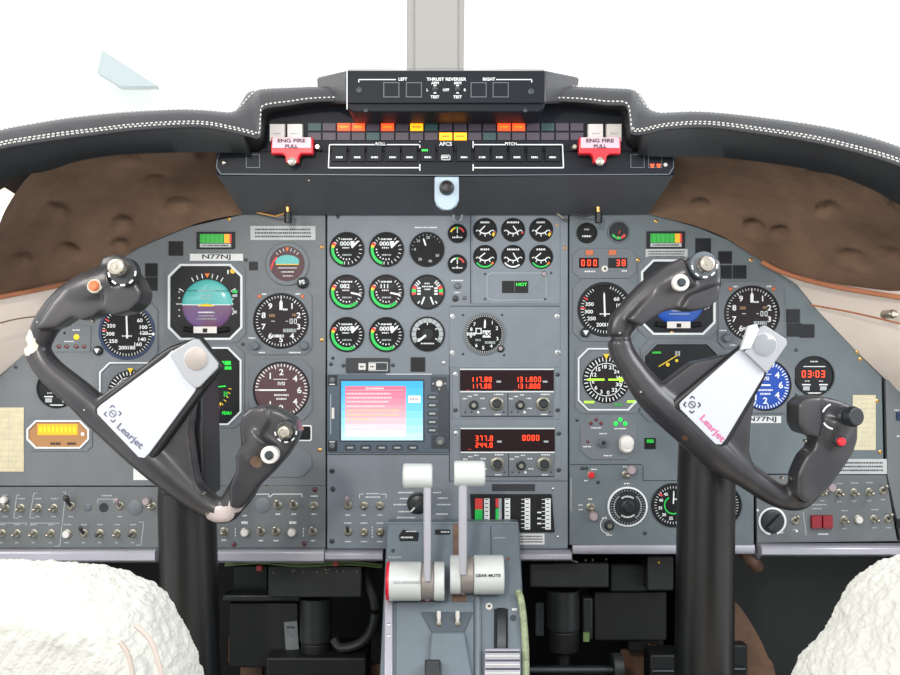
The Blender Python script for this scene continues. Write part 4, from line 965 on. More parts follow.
lit = {(2, 0): 'glow_red', (3, 0): 'glow_red', (5, 0): 'glow_red', (7, 0): 'glow_orange', (13, 0): 'glow_red', (14, 0): 'glow_red', (9, 1): 'glow_orange', (10, 1): 'glow_orange'}
for j in range(2):
    for i in range(19):
        x = 314.8 + i * 14.55; y = 127.3 + j * 9.4; m = lit.get((i, j), 'annun_off' if (i * 3 + j * 4) % 8 else 'annun_off_green')
        q = MB(DC); q.cbox(x, y, 12.8, 7.4, 0, 2.2, m)
        if (i, j) in lit: q.cap(x, y, 8, 1.6, 'glow_amber' if m == 'glow_red' else 'glow_red', 2.5)
        o = q.build('warning_tile', t)
        if (i, j) in lit: o['label'] = 'lit %s warning tile' % ('red' if m == 'glow_red' else 'orange')
for x in (278, 295.5, 595, 613.3):
    q = MB(DC); q.cbox(x, 133.5, 15.6, 18, 0, 6, 'button_white', .8); q.cap(x, 134.5, 8, 1.3, 'print_dim', 6.4); q.build('push_button', t)
for i, x in enumerate((340, 358, 375, 393, 410, 428, 445.6, 464, 482, 499, 516.5, 534, 552)):
    q = MB(DC); q.cbox(x, 155, 15.3, 15.5, 5, 8, 'console_black', .6); q.cap(x, 158.5, 6.5, 1.8, W, 8.4, i)
    if i == 5: q.cap(425, 151.5, 6, 2, 'digit_green', 8.4)
    if i == 6: q.poly(rrect(441.5, 156.5, 450, 161, 1), .6, W, 8.4, True)
    q.build('mode_button', t)
q = MB(DC)
q.poly([(420, 143), (420, 145.5), (330, 145.5), (329, 168.5), (420, 168.5)], 1.1, W, 5.6); q.line(420, 142, 420, 149, 1.1, W, 5.6); q.line(420, 165, 420, 171.5, 1.1, W, 5.6)
q.poly([(473, 145.5), (562, 145.5), (563, 168.5), (473, 168.5)], 1.1, W, 5.6); q.line(473, 142, 473, 149, 1.1, W, 5.6); q.line(473, 165, 473, 171.5, 1.1, W, 5.6)
for x, s in ((381, 'ROLL'), (445.5, 'AFCS'), (510.5, 'PITCH')): q.cbox(x, 144.8, 12 if s != 'AFCS' else 16, 4, 5, 5.7, 'console_black'); q.text(s, x, 144.8, 3 if s != 'AFCS' else 3.8, W, 6)
q.build('lettering', t)
for x, r in ((254, 7), (636.5, 7), (654, 7)):
    q = MB(DC); q.cbox(x, 162, 14, 13.5, 5, 6.4, 'knob_grey'); q.cbox(x, 162, 12.4, 12, 5, 7, 'console_black')
    if x == 654:
        for dx in (-3, 3.4): q.flat([(x + dx - 2.4, 165), (x + dx + 2.4, 165), (x + dx + 1, 168.8), (x + dx - 1, 168.8)], 7.4, 'glow_red')
    q.build('square_button', t)
for x, y, m in ((224.7, 163.5, 'toggle_metal'), (664.5, 165.5, 'button_white')): q = MB(DC); q.lathe(x, y, [(2, 5), (2, 6), (1.2, 7)], m, 12); q.build('stud', t)

for sx, x in ((-1, 295), (1, 597)):
    t = thing('fire_handle', x, 152, DC, 'red T-shaped fire pull handle at the %s end of the warning console' % ('left' if sx < 0 else 'right'), 'fire handle')
    q = MB(DC); q.prism([(x - 20.5, 141), (x + 20.5, 141), (x + 20.5, 157.5), (x + 9, 157.5), (x + 6.5, 160), (x + 6, 166), (x - 6, 166), (x - 6.5, 160), (x - 9, 157.5), (x - 20.5, 157.5)], 10, 24, 'fire_red'); q.build('handle', t, bevel=.0018)
    q = MB(DC); q.rbox(x - 19, 141.5, x + 19, 152, 1, 24, 25.5, 'fire_plate'); q.build('name_plate', t, bevel=.0004)
    q = MB(DC); q.text('ENG FIRE', x, 144.8, 3.6, 'print_dark', 26.2, 0, 1.3); q.text('PULL', x, 150.3, 3.4, 'print_dark', 26.2, 0, 1.2); q.build('lettering', t)
    q = MB(DC); q.cyl(x, 158, 5, 0, 10, 'toggle_dark', 14); q.build('shaft', t)
    q = MB(DC); q.lathe(x, 165, [(4.4, 22), (4.2, 25), (2, 27)], 'toggle_metal', 14); q.build('lamp_boss', t)
    q = MB(DC); q.lathe(x - sx * 24, 149, [(3, 5), (3, 14), (2, 16)], 'toggle_metal', 12); q.build('side_stud', t)

# blue-grey bracket with eyeball
t = thing('swivel_socket', 447, 190, DC, 'pale blue rounded bracket with black knob below the console centre', 'bracket')
q = MB(DC + .006); q.prism([(434.5, 177), (459, 177), (459, 200), (456.5, 206), (451, 210), (442, 210), (436.5, 206), (434.5, 200)], -6, 4, 'bracket_blue'); q.build('bracket_plate', t, bevel=.002)
q = MB(DC + .006); q.cyl(446.7, 200, 10.5, 2, 4.6, 'bracket_blue', 26); q.build('lower_lip', t, bevel=.001)
q = MB(DC + .006); q.lathe(446.7, 188.5, [(7.4, 4), (7.4, 8), (6, 14), (4.4, 15), (4.2, 12), (2, 12.5)], 'black_plastic', 22); q.build('knob', t)
for x, lab in ((288, 'small black hanging bulb holder below the console, left side'), (598.5, 'small black hanging bulb holder below the console, right side')):
    t = thing('post_lamp', x, 217, .03, lab, 'lamp')
    q = MB(); q.tube([P(x - .5, 206, .035), P(x - .3, 212, .035)], .0038, 'screw_brass', 12); q.build('brass_collar', t)
    q = MB(); q.tube([P(x, 212, .035), P(x, 223, .035)], .0058, 'black_plastic', 14); q.build('lamp_body', t, bevel=.0006)
    q = MB(); s = -1 if x < 400 else -1
    q.tube([P(x + s * 3, 213, .03), P(x + s * 12, 216, .02), P(x + s * 22, 214, .015), P(x + s * 32, 212, .01)], .0021, 'screw_brass' if x < 400 else 'toggle_dark', 8); q.build('wire', t)
t = thing('cable_clip', 562, 215, 0, 'tiny gold clip where the centre and right panels meet', 'clip')
q = MB(); q.tube([P(557, 213, .01), P(563, 218, .012), P(567, 221, .004)], .0022, 'toggle_nut', 8); q.build('clip_wire', t)
t = thing('mic_hook', 457, 217, 0, 'tiny white hook below the console at the top of the centre panel', 'hook')
q = MB(); q.tube([P(453.5, 214, .006), P(454, 220, .01), P(457.5, 222, .01), P(461, 220, .01), P(462, 215, .006)], .0018, 'print_dim', 8); q.build('hook_wire', t)

# ---- thrust reverser box
t = thing('reverser_control_box', 446, 88, .22, 'black lettered control box on top of the glareshield centre', 'control box')
f0 = [(346.5, 70), (545.5, 70), (545.5, 104), (346.5, 104)]; q = MB()
ft = [P(x, y, .225) for x, y in f0]; bt = [P(x, y, .14) for x, y in ((316, 77), (580, 77), (577, 103), (318, 103))]
q.add(ft + bt, [[0, 1, 2, 3], [4, 5, 1, 0], [5, 6, 2, 1], [6, 7, 3, 2], [7, 4, 0, 3], [7, 6, 5, 4]], 'leather'); q.build('padded_case', t, bevel=.004, seg=3)
q = MB(.225); q.rbox(347.5, 71.5, 544.5, 103.5, 2, 0, 2.5, 'console_black'); q.build('face_plate', t, bevel=.0006)
q = MB(.21); q.prism([(347, 103), (545, 103), (543, 111), (538, 114.5), (354, 114.5), (349, 111)], -50, 13, 'console_black'); q.build('lower_lip', t, bevel=.0015)
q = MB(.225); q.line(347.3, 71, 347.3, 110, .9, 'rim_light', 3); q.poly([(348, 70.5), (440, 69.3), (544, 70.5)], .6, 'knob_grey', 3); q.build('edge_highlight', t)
for x in (391.5, 414, 478.5, 500.5): q = MB(.225); q.cbox(x, 90.5, 16, 15, 2.5, 3.2, 'knob_grey'); q.cbox(x, 90.5, 14, 13, 2.5, 4.4, 'console_black'); q.build('push_button', t)
for x, y in ((359.3, 90), (531, 91.5)): screw(t, x, y, 'screw_dark', 3, d=.2276)
for x, y in ((366, 110.5), (525, 110.5)): screw(t, x, y, 'screw_dark', 2, d=.224)
for x in (435, 457.5):
    q = MB(.225); q.lathe(x, 89.5, [(2.6, 2.5), (2.6, 4), (1.6, 5), (1.4, 9)], 'toggle_dark', 12); q.build('toggle_switch', t)
q = MB(.225); q.text('LEFT', 403, 79.8, 3, W, 2.9); q.text('THRUST REVERSER', 446.5, 79.8, 3, W, 2.9, 0, 1.1); q.text('RIGHT', 489, 79.8, 3, W, 2.9)
for x in (435, 457.5): q.text('ARM', x, 83.6, 2.6, W, 2.9); q.flat([(x - 2, 85.6), (x + 2, 85.6), (x, 87.6)], 2.9, W); q.text('TEST', x, 97.5, 2.8, W, 2.9); q.flat([(x - 2, 94), (x + 2, 94), (x, 92.5)], 2.9, W)
q.text('OFF', 446, 90.5, 2.6, W, 2.9); q.text('L', 427.5, 90.5, 2.6, W, 2.9); q.text('R', 465, 90.5, 2.6, W, 2.9)
q.poly([(359, 83), (359, 80.2), (396, 80.2)], .9, W, 2.9); q.poly([(496, 80.2), (531.5, 80.2), (531.5, 83)], .9, W, 2.9); q.build('lettering', t)

# ======================================================= glareshield pad
def cr(pts, n=6):
    out = []
    for i in range(len(pts) - 1):
        p0, p1, p2, p3 = pts[max(i - 1, 0)], pts[i], pts[i + 1], pts[min(i + 2, len(pts) - 1)]
        for k in range(n):
            t = k / n; out.append(tuple(.5 * ((2 * b) + (-a + c) * t + (2 * a - 5 * b + 4 * c - d) * t * t + (-a + 3 * b - 3 * c + d) * t ** 3) for a, b, c, d in zip(p0, p1, p2, p3)))
    out.append(tuple(pts[-1])); return out
def dm(x): e = max(0, abs(x - 450) - 190) / 260; return .19 + .17 * e ** 1.6
# stations: Tx,Ty, Mx,My, Lx,Ly
STL = [(-60, 151, -60, 166, -60, 212), (0, 132, 0, 149, 0, 182), (33, 125, 33, 143, 33, 172), (67, 119, 67, 138, 67, 162), (100, 115, 100, 134, 100, 156.5), (133, 112.3, 133, 130, 133, 154), (180, 110, 180, 127, 180, 152.5), (207, 110.8, 207, 127.5, 212, 152.5), (232, 112, 232, 132, 240, 153), (240, 104, 250, 136, 254, 155), (247, 93.5, 259, 137, 264, 150), (256, 89.8, 261, 118, 268, 128), (266, 89, 264, 108.5, 272, 118), (290, 88.5, 290, 104.5, 290, 113), (320, 88, 320, 101, 320, 109), (390, 86, 390, 100, 390, 108), (450, 86, 450, 100, 450, 108)]
STR = [(510, 86, 510, 100, 510, 108), (575, 88, 575, 101.5, 575, 109), (610, 89, 606, 104.5, 600, 113), (630, 90, 626, 106, 618, 116), (638, 92, 630, 120, 622, 130), (644, 100, 632, 133, 626, 148), (650, 108.5, 642, 134, 640, 155), (658, 113, 660, 130, 655, 156.5), (672, 113, 672, 128.5, 669, 157), (692, 112.5, 695, 127, 700, 157), (718, 114, 718, 128, 722, 157.5), (756, 118, 756, 133, 762, 162), (813, 126, 813, 142, 819, 171), (860, 136, 862, 154, 860, 181), (900, 149, 900, 166, 900, 197), (960, 172, 960, 190, 965, 232)]
ST = cr(STL + STR, 5)
t = thing('glareshield', 450, 110, .15, 'black leather glareshield with white stitching arching over the panel', 'glareshield')
def station(s):
    Tx, Ty, Mx, My, Lx, Ly = s; m = dm((Tx + Mx) / 2); T = P(Tx, Ty, m - .055); M = P(Mx, My, m); L = P(Lx, Ly, m - .02 if not 250 < Lx < 640 else m - .05)
    back = T + Vector((0, .32, -.045)); Tb = T + Vector((0, .03, .0005))
    mid = [T.lerp(M, f) + Vector((0, -.012, .006)) * math.sin(f * PI) for f in (.2, .4, .6, .8)]
    M2 = M.lerp(L, .08) + Vector((0, -.001, 0)); L2 = L + Vector((0, .05, .012))
    return [back, Tb, T] + mid + [M, M2, M.lerp(L, .5) + Vector((0, -.003, 0)), L, L2], T, M
R_ = [station(s) for s in ST]
q = MB(); q.grid([r[0][:8] for r in R_], 'leather'); q.build('padded_top', t, angle=80)
q = MB(); q.grid([r[0][7:] for r in R_], 'leather_shaded'); q.build('lower_lip', t, angle=60)
def stitch(path, off, name, length=.0034, gap=.0028):
    q = MB(); acc = 0; on = True; pts = [p + off for p in path]
    # walk the seam laying short thread stitches
    seg = []; cur = pts[0]; i = 1; L = length; buf = [cur]
    while i < len(pts):
        d = (pts[i] - cur).length
        if d < L: L -= d; cur = pts[i]; i += 1
        else:
            cur = cur + (pts[i] - cur) * (L / d)
            if on: q.tube([buf[0], cur], .0009, 'stitch', 5)
            buf = [cur]; on = not on; L = length if on else gap
        
    return q.build(name, t)
Tl = [r[1] for r in R_]; Ml = [r[2] for r in R_]
nL = 5 * 14
Tl = [a.lerp(b_, .22) for a, b_ in zip(Tl, Ml)]; stitch(Tl[:nL], Vector((0, -.0092, .0043)), 'seam_stitching'); stitch(Tl[5 * 17:], Vector((0, -.0092, .0043)), 'seam_stitching')
stitch(Ml[:5 * 10], Vector((0, -.002, .004)), 'seam_stitching'); stitch(Ml[5 * 10:], Vector((0, -.002, .004)), 'seam_stitching'); stitch(Ml[:5 * 10], Vector((0, -.0035, .0065)), 'seam_stitching', .003, .003); stitch(Ml[5 * 22:], Vector((0, -.0035, .0065)), 'seam_stitching', .003, .003)
q = MB(); q.tube([p + Vector((0, -.001, 0)) for p in Ml], .0016, 'leather', 6); q.build('piping', t)

# ---- brown dented lining between the lip and the panel edge
def lining(up, lo, label, bumps):
    """up/lo: lists of (x, y, d) of equal count"""
    U = cr(up, 10); L_ = cr(lo, 10); rows = []
    N = 34
    dents = [(P(x, y, .1), r) for x, y, r in bumps]
    for u, l in zip(U, L_):
        a = P(*u); b_ = P(*l); row = []
        for k in range(N + 1):
            f = k / N; p = a.lerp(b_, f); p = p + Vector((0, .02, .02)) * math.sin(f * PI)
            sx = 450 + p.x / (S * (D + p.y) / D); sy = 337.5 + (ZC - p.z) / (S * (D + p.y) / D); disp = 0
            for (x, y, r) in bumps:
                e = ((sx - x) / (r * 1.5)) ** 2 + ((sy - y) / r) ** 2
                if e < 4: disp += max(0, 1 - e * .9) ** .8
            row.append(p + Vector((0, .006, .015)) * disp + Vector((0, .006, .004)) * noise.noise(p * 14))
        rows.append(row)
    t = thing('felt_lining', (up[0][0] + up[-1][0]) / 2, 210, .1, label, 'lining')
    q = MB(); q.grid(rows, 'felt_brown'); q.build('felt_sheet', t, angle=80); return t
def dl(x): return dm(x) - .03
t1 = lining([(-6, 240, .34), (6, 208, .335), (36, 170, dl(36)), (83, 154, dl(83)), (133, 150, dl(133)), (180, 149, dl(180)), (215, 149, dl(215)), (262, 150, .12)],
            [(-60, 305, .13), (0, 294, .09), (60, 282, .04), (105, 268, .004), (140, 247, .004), (187, 227, .004), (215, 219, .004), (262, 211, .004)],
            'brown dented felt lining curving left of the instrument panel', [(56, 212, 9), (67, 252, 8), (73, 254, 4), (155, 183, 8), (178, 206, 8), (123, 224, 7), (20, 262, 8), (205, 155, 7), (130, 158, 6), (120, 245, 6)])
t2 = lining([(630, 152, .12), (680, 155, dl(680)), (722, 155, dl(722)), (767, 161, dl(767)), (819, 169, dl(819)), (860, 178, dl(860)), (900, 194, dl(900)), (970, 225, .35)],
            [(630, 211, .004), (665, 218, .004), (700, 228, .004), (729, 240, .004), (760, 260, .004), (789, 272, .02), (850, 286, .07), (980, 305, .15)],
            'brown dented felt lining curving right of the instrument panel', [(828, 210, 8), (755, 229, 7), (780, 233, 6), (850, 257, 8), (895, 257, 8), (752, 225, 5), (700, 205, 6), (898, 205, 7), (817, 172, 6), (735, 160, 5)])
def edge(pts, lab, r=.0038):
    t = thing('lining_edge', pts[0][0], pts[0][1], pts[0][2], lab, 'trim strip'); q = MB(); q.tube([P(*p) for p in cr(pts, 6)], r, 'edge_tan', 8); q.build('edge_strip', t)
edge([(-60, 308, .135), (0, 297, .095), (60, 285, .045), (90, 276, .02), (107, 266, .008)], 'orange tan edge strip under the left felt lining')
edge([(762, 262, .008), (790, 275, .025), (850, 289.5, .075), (980, 309, .155)], 'orange tan edge strip under the right felt lining')
def side_wall(name, inner, outer, extra):
    q = MB(); I = [P(*p) for p in inner]; O = [P(*p) for p in outer]; q.grid([[a.lerp(b_, k / 6) for k in range(7)] for a, b_ in zip(I, O)], 'wall_beige')
    o = q.build(name, None, angle=60); struct(o); return o
w = side_wall('wall_left', [(106, 269, -.002), (60, 314, -.002), (27, 352, -.002), (-2, 377, -.002), (-70, 470, -.002), (-80, 1000, -.1)], [(-75, 303, .14), (-140, 340, .18), (-190, 400, .2), (-220, 450, .2), (-260, 560, .2), (-260, 1100, .2)], 0)
w = side_wall('wall_right', [(759, 262, -.002), (797, 285, -.002), (817, 310, -.002), (857, 352, -.002), (884, 378, -.002), (960, 450, -.002), (985, 1000, -.1)], [(985, 306, .16), (1010, 325, .17), (1035, 345, .18), (1060, 395, .2), (1090, 430, .2), (1130, 560, .2), (1130, 1100, .2)], 0)
q = MB(); q.tube([P(*p) for p in cr([(-70, 348, .16), (0, 323, .105), (38, 316, .07)], 5)], .0012, 'foot_brown', 6); o = q.build('trim_1', None); struct(o)
q = MB(); q.tube([P(*p) for p in cr([(811, 305, .012), (850, 312, .055), (900, 323.5, .105), (960, 338, .16)], 5)], .0016, 'edge_tan', 6); o = q.build('trim_2', None); struct(o)
t = thing('grommet', 893, 314, .2, 'small round metal stud on the beige right side wall', 'stud'); q = MB(.11); q.lathe(893, 314, [(4.6, -24), (4.6, 1), (3.6, 3), (2.4, 2), (2.4, 3)], 'toggle_metal', 18); q.build('stud_head', t)
# cream window surround behind the lip at the far left
q = MB(); q.grid([[P(-120, 160, .1), P(40, 160, .1)], [P(-120, 215, .1), P(15, 215, .1)]], 'wall_cream'); o = q.build('trim_3', None); struct(o)

# side skin between the glareshield wings and the wall, keeps daylight off the lining
# ======================================================= yokes
def yoke_mat(name, spots, center):
    m = bpy.data.materials.new(name); m.use_nodes = True; nt = m.node_tree; b = nt.nodes['Principled BSDF']
    b.inputs['Roughness'].default_value = .3; b.inputs['Specular IOR Level'].default_value = .5
    tc = nt.nodes.new('ShaderNodeTexCoord'); nz = nt.nodes.new('ShaderNodeTexNoise'); nz.inputs['Scale'].default_value = 60; nz.inputs['Detail'].default_value = 5
    nt.links.new(tc.outputs['Object'], nz.inputs['Vector'])
    col = nt.nodes.new('ShaderNodeValToRGB'); n2 = nt.nodes.new('ShaderNodeTexNoise'); n2.inputs['Scale'].default_value = 18; nt.links.new(tc.outputs['Object'], n2.inputs['Vector'])
    col.color_ramp.elements[0].position = .35; col.color_ramp.elements[0].color = (*lin('#2b2b2f'), 1); col.color_ramp.elements[1].position = .75; col.color_ramp.elements[1].color = (*lin('#3e3c3e'), 1)
    nt.links.new(n2.outputs['Fac'], col.inputs['Fac']); last = col.outputs['Color']
    for (c, r, hx) in spots:
        v = nt.nodes.new('ShaderNodeVectorMath'); v.operation = 'DISTANCE'; v.inputs[1].default_value = tuple(c - center); nt.links.new(tc.outputs['Object'], v.inputs[0])
        a = nt.nodes.new('ShaderNodeMath'); a.operation = 'MULTIPLY_ADD'; nt.links.new(nz.outputs['Fac'], a.inputs[0]); a.inputs[1].default_value = r * .9; nt.links.new(v.outputs['Value'], a.inputs[2])
        l = nt.nodes.new('ShaderNodeMath'); l.operation = 'LESS_THAN'; nt.links.new(a.outputs[0], l.inputs[0]); l.inputs[1].default_value = r * 1.35
        mx = nt.nodes.new('ShaderNodeMix'); mx.data_type = 'RGBA'; nt.links.new(l.outputs[0], mx.inputs['Factor']); nt.links.new(last, mx.inputs['A']); mx.inputs['B'].default_value = (*lin(hx), 1); last = mx.outputs['Result']
    nt.links.new(last, b.inputs['Base Color']); MATS[name] = m

def pt(x, y, d, r): return (P(x, y, d), r * S * (D - d) / D)
def chain(b, pts, m, n=14):
    pts = cr([(*P(x, y, d), r * S * (D - d) / D) for x, y, d, r in pts], 5)
    b.tube([Vector(p[:3]) for p in pts], [p[3] for p in pts], m, n)
def ball(b, x, y, d, r, m, sx=1, sy=1, sz=1, rot=0):
    c, k = P(x, y, d), r * S * (D - d) / D; rows = []; cs, sn = math.cos(math.radians(rot)), math.sin(math.radians(rot))
    for i in range(11):
        a = -PI / 2 + PI * i / 10; row = []
        for j in range(18):
            q = 2 * PI * j / 18; X, Y, Z = k * sx * math.cos(a) * math.cos(q), k * sz * math.sin(a), k * sy * math.cos(a) * math.sin(q)
            row.append(c + Vector((X * cs - Z * sn, Y, X * sn + Z * cs)))
        rows.append(row)
    b.grid(rows, m, close=True)
DY = .30
def casting(t, b, name, m, vox=.002, it=17):
    o = b.build(name, t, smooth=True)
    q = o.modifiers.new('remesh', 'REMESH'); q.mode = 'VOXEL'; q.voxel_size = vox; q.use_smooth_shade = True
    s = o.modifiers.new('smooth', 'SMOOTH'); s.iterations = it; s.factor = .6
    return o
def plaque(t, body, white, clip, txt_at, rot, tm, logo, logom, discc, dd=DY + .022):
    q = MB(dd); q.prism(body, -14, 0, 'yoke_plate'); q.build('hub_cover', t, bevel=.004, seg=3)
    q = MB(dd); q.prism(white, 0, 2.2, 'plaque_white'); q.build('name_plate', t, bevel=.0008)
    q = MB(dd); lx, ly = logo
    c, s = math.cos(math.radians(-rot)), math.sin(math.radians(-rot))
    def R(u, v): return (lx + u * c - v * s, ly + u * s + v * c)
    for ux, uy in ((-1, -1), (1, -1), (1, 1), (-1, 1)): q.poly([R(ux * 6, uy * 2.5), R(ux * 6, uy * 6), R(ux * 2.5, uy * 6)], 1.3, logom, 2.6)
    q.arc(lx, ly, 2.9, 3.8, 0, 360, 2.6, logom, 30); q.line(*R(-2.5, 0), *R(2.5, 0), 1, logom, 2.6)
    q.text('Learjet', txt_at[0], txt_at[1], 6.5, tm, 2.6, rot, 1.25)
    q.build('lettering', t)
    q = MB(dd); q.prism(clip, 2.2, 8, 'clip_steel'); q.build('chart_clip', t, bevel=.0012)
    q = MB(dd); q.lathe(discc[0], discc[1], [(discc[2], 8), (discc[2], 9.2), (discc[2] - 1.2, 9.8)], 'clip_disc' if discc[0] < 450 else 'clip_lens', 30); q.arc(discc[0], discc[1], discc[2] - .4, discc[2] + .8, 0, 360, 8.4, 'plaque_white', 12); o = q.build('clip_disc', t)
def trim_switch(t, x, y, d, r, tipm='toggle_metal', base='knob_black', fan=True, tilt=(0, 0)):
    q = MB(d); q.lathe(x, y, [(r, -10), (r, 2), (r * .85, 4)], base, 8 if not fan else 20); q.build('switch_base', t, bevel=.0006)
    q = MB(d); tx, ty = x + tilt[0], y + tilt[1]
    q.lathe(tx, ty, [(r * .62, 3), (r * .66, 10), (r * .6, 16), (r * .5, 18), (r * .36, 18.6), (r * .34, 17.5), (r * .16, 17.5), (r * .14, 19)], tipm, 22); q.build('trim_hat', t)
    q = MB(d)
    for a in (100, 140, 180, 220, 260): q.arc(x, y, r * .86, r * .99, a - 13, a + 8, 4.6, 'print_white', 7)
    q.build('arc_lettering', t)
# ---- left
c = P(150, 420, DY)
yoke_mat('yoke_left_paint', [(P(25, 342, .31), .019, '#c6bead'), (P(43, 366, .328), .009, '#cac6c0'), (P(50, 375, .33), .009, '#cac6c0'), (P(211, 521, .315), .012, '#c0b4b4'), (P(224, 517, .318), .016, '#c0b4b4'), (P(236, 509, .32), .013, '#c0b4b4'), (P(256, 462, .335), .008, '#6a5547')], c)
t = thing('control_yoke', 150, 420, DY, 'left black control yoke with white name plate and worn pale corners', 'control yoke')
b = MB()
chain(b, [(44, 334, DY, 12), (37, 347, DY, 12.5), (48, 368, DY, 13.5), (78, 394, DY, 15), (105, 418, DY, 17), (150, 456, DY, 19), (185, 487, DY, 16), (210, 506, DY, 13), (226, 511, DY, 12.5), (236, 498, DY, 13)], 'yoke_left_paint')
chain(b, [(38, 345, DY, 12), (48, 323, DY + .004, 14), (70, 300, DY + .01, 16.5), (94, 287, DY + .02, 18), (118, 280, DY + .026, 18)], 'yoke_left_paint')
def grip(poly, d, th, m):
    b.fn = lambda x, y, w: P(x, y, d) + Vector((0, -w / 1000, 0)); b.prism(poly, -th, th, m)
grip([(40, 330), (59, 301), (75, 286), (89, 277), (103, 269), (107, 258), (118, 255), (132, 260), (137, 272), (144, 281), (148, 292), (146, 303), (136, 312), (121, 316), (106, 311), (99, 318), (88, 321), (78, 317), (62, 328)], DY + .016, 17, 'yoke_left_paint')
grip([(112, 290), (140, 280), (148, 292), (146, 303), (136, 312), (121, 316), (108, 309)], DY + .022, 22, 'yoke_left_paint')
chain(b, [(228, 509, DY, 12), (242, 490, DY + .004, 14.5), (252, 470, DY + .012, 13.5), (256, 452, DY + .018, 16), (268, 435, DY + .024, 20)], 'yoke_left_paint')
grip([(243, 426), (246, 413), (255, 406), (269, 405), (284, 410), (297, 418), (302, 430), (298, 441), (288, 456), (274, 472), (261, 484), (253, 496), (243, 507), (232, 505), (233, 483), (239, 468), (238, 455), (244, 444)], DY + .016, 17, 'yoke_left_paint')
grip([(243, 426), (246, 413), (255, 406), (269, 405), (272, 420), (258, 442), (246, 442)], DY + .018, 21, 'yoke_left_paint')
b.fn = lambda x, y, w: P(x, y, DY) + Vector((0, -w / 1000, 0))
b.prism([(100, 398), (160, 356), (196, 372), (196, 400), (192, 430), (197, 470), (205, 500), (150, 462), (100, 420)], -14, 14, 'yoke_left_paint')
casting(t, b, 'wheel_casting', 'yoke_left_paint')
plaque(t, [(93, 411), (96, 402), (162, 351), (170, 346), (200, 336), (224, 367), (204, 392), (154, 460), (142, 464), (137, 461)],
       [(98, 414), (97.5, 409), (101, 405), (166, 357), (173, 350), (198, 385), (195, 392), (150, 453), (145, 458), (139, 457)],
       [(172, 355), (176, 350), (196, 338.5), (201, 339.5), (220, 363), (219.5, 368), (202, 386.5), (197, 388), (186, 378)],
       (130.5, 436.5), -42, 'script_grey', (113.5, 413.5), 'script_grey', (198, 359, 11.5))
trim_switch(t, 123.5, 272, DY + .05, 14.5, 'toggle_metal', 'knob_black', tilt=(-2.5, -4))
q = MB(DY + .045); q.lathe(94.5, 286, [(8, -10), (8, 0), (7, 1.5), (5.6, 1.5)], 'toggle_metal', 22); q.lathe(94.5, 286, [(5.4, 0), (5.2, 3), (3.5, 4.5)], 'lamp_orange_off', 18); o = q.build('disconnect_button', t); o['label'] = 'salmon red button in a steel ring'
trim_switch(t, 286.5, 431, DY + .047, 11.5, 'toggle_metal', 'knob_black', False)
q = MB(DY + .044); q.lathe(269.5, 455, [(9, -10), (9, 0), (8, 1.5), (5, 1.5)], 'button_white', 24); q.lathe(269.5, 455, [(4.6, 0), (4.4, 4), (3, 6)], 'screw_dark', 18); q.build('push_button', t)
for x, y in ((37, 322), (45, 315), (92, 321), (84, 410), (203, 494), (267, 487), (262, 478), (244, 477), (252, 451), (206, 527 - 13)): q = MB(DY + .02); q.lathe(x, y, [(1.6, -6), (1.6, -2), (1, 0)], 'toggle_metal', 8); q.build('screw', t)
def column(t, pts, hub):
    q = MB(); q.tube([P(*p[:3]) for p in pts], [p[3] for p in pts], 'column_black', 32); q.build('column', t, angle=60)
    q = MB(.235); q.prism(hub, -40, 38, 'yoke_black'); q.build('column_head', t, bevel=.004, seg=3)
def pz(x, z, d): k = S * (D - d) / D; return (x, 337.5 + (ZC - z) / k, d)
column(t, [(190, 440, .2, .030), (187, 470, .2, .0365), (187, 500, .2, .0385), (*pz(200, .02, .2), .0415)], [(180, 392), (211, 382), (213, 470), (213, 496), (170, 490), (172, 420)])
q = MB(.2); q.prism([(180, 432), (206, 432), (206, 430), (180, 430)], 40, 42, 'print_dim'); 
# ---- right
c = P(735, 410, DY)
yoke_mat('yoke_right_paint', [(P(612, 335, .32), .006, '#8a5c38'), (P(636, 400, .32), .005, '#6c4c34'), (P(684, 440, .32), .006, '#5c4434')], c)
t = thing('control_yoke', 735, 410, DY, 'right black control yoke with white name plate and red script', 'control yoke')
b = MB(); m = 'yoke_right_paint'
chain(b, [(640, 305, DY + .006, 14), (622, 322, DY, 13), (620, 345, DY, 12.5), (632, 368, DY, 13.5), (655, 398, DY, 17), (690, 428, DY, 19), (720, 455, DY, 18), (748, 476, DY, 14), (775, 494, DY, 12.5), (797, 499, DY, 12), (810, 488, DY, 12.5)], m)
chain(b, [(622, 325, DY, 13), (640, 303, DY + .006, 15), (664, 285, DY + .016, 17), (690, 272, DY + .026, 17)], m)
grip([(625, 320), (640, 303), (655, 289), (668, 277), (678, 269), (690, 257), (705, 252), (717, 262), (718, 286), (714, 300), (703, 309), (688, 312), (674, 309), (661, 312), (649, 319), (638, 327)], DY + .016, 17, m)
grip([(684, 296), (716, 284), (714, 300), (703, 309), (688, 312), (676, 309)], DY + .02, 22, m)
chain(b, [(800, 496, DY, 12), (815, 477, DY + .006, 14), (822, 455, DY + .014, 13.5), (832, 432, DY + .02, 17), (836, 418, DY + .022, 18)], m)
grip([(792, 403), (799, 397), (815, 395), (833, 399), (847, 405), (852, 420), (852, 438), (848, 451), (839, 465), (826, 483), (815, 494), (802, 502), (792, 495), (792, 474), (797, 462), (801, 454), (808, 448), (812, 438), (806, 434), (797, 433), (792, 424)], DY + .016, 17, m)
grip([(792, 403), (799, 397), (815, 395), (816, 420), (812, 436), (797, 433), (792, 424)], DY + .018, 21, m)
b.fn = lambda x, y, w: P(x, y, DY) + Vector((0, -w / 1000, 0))
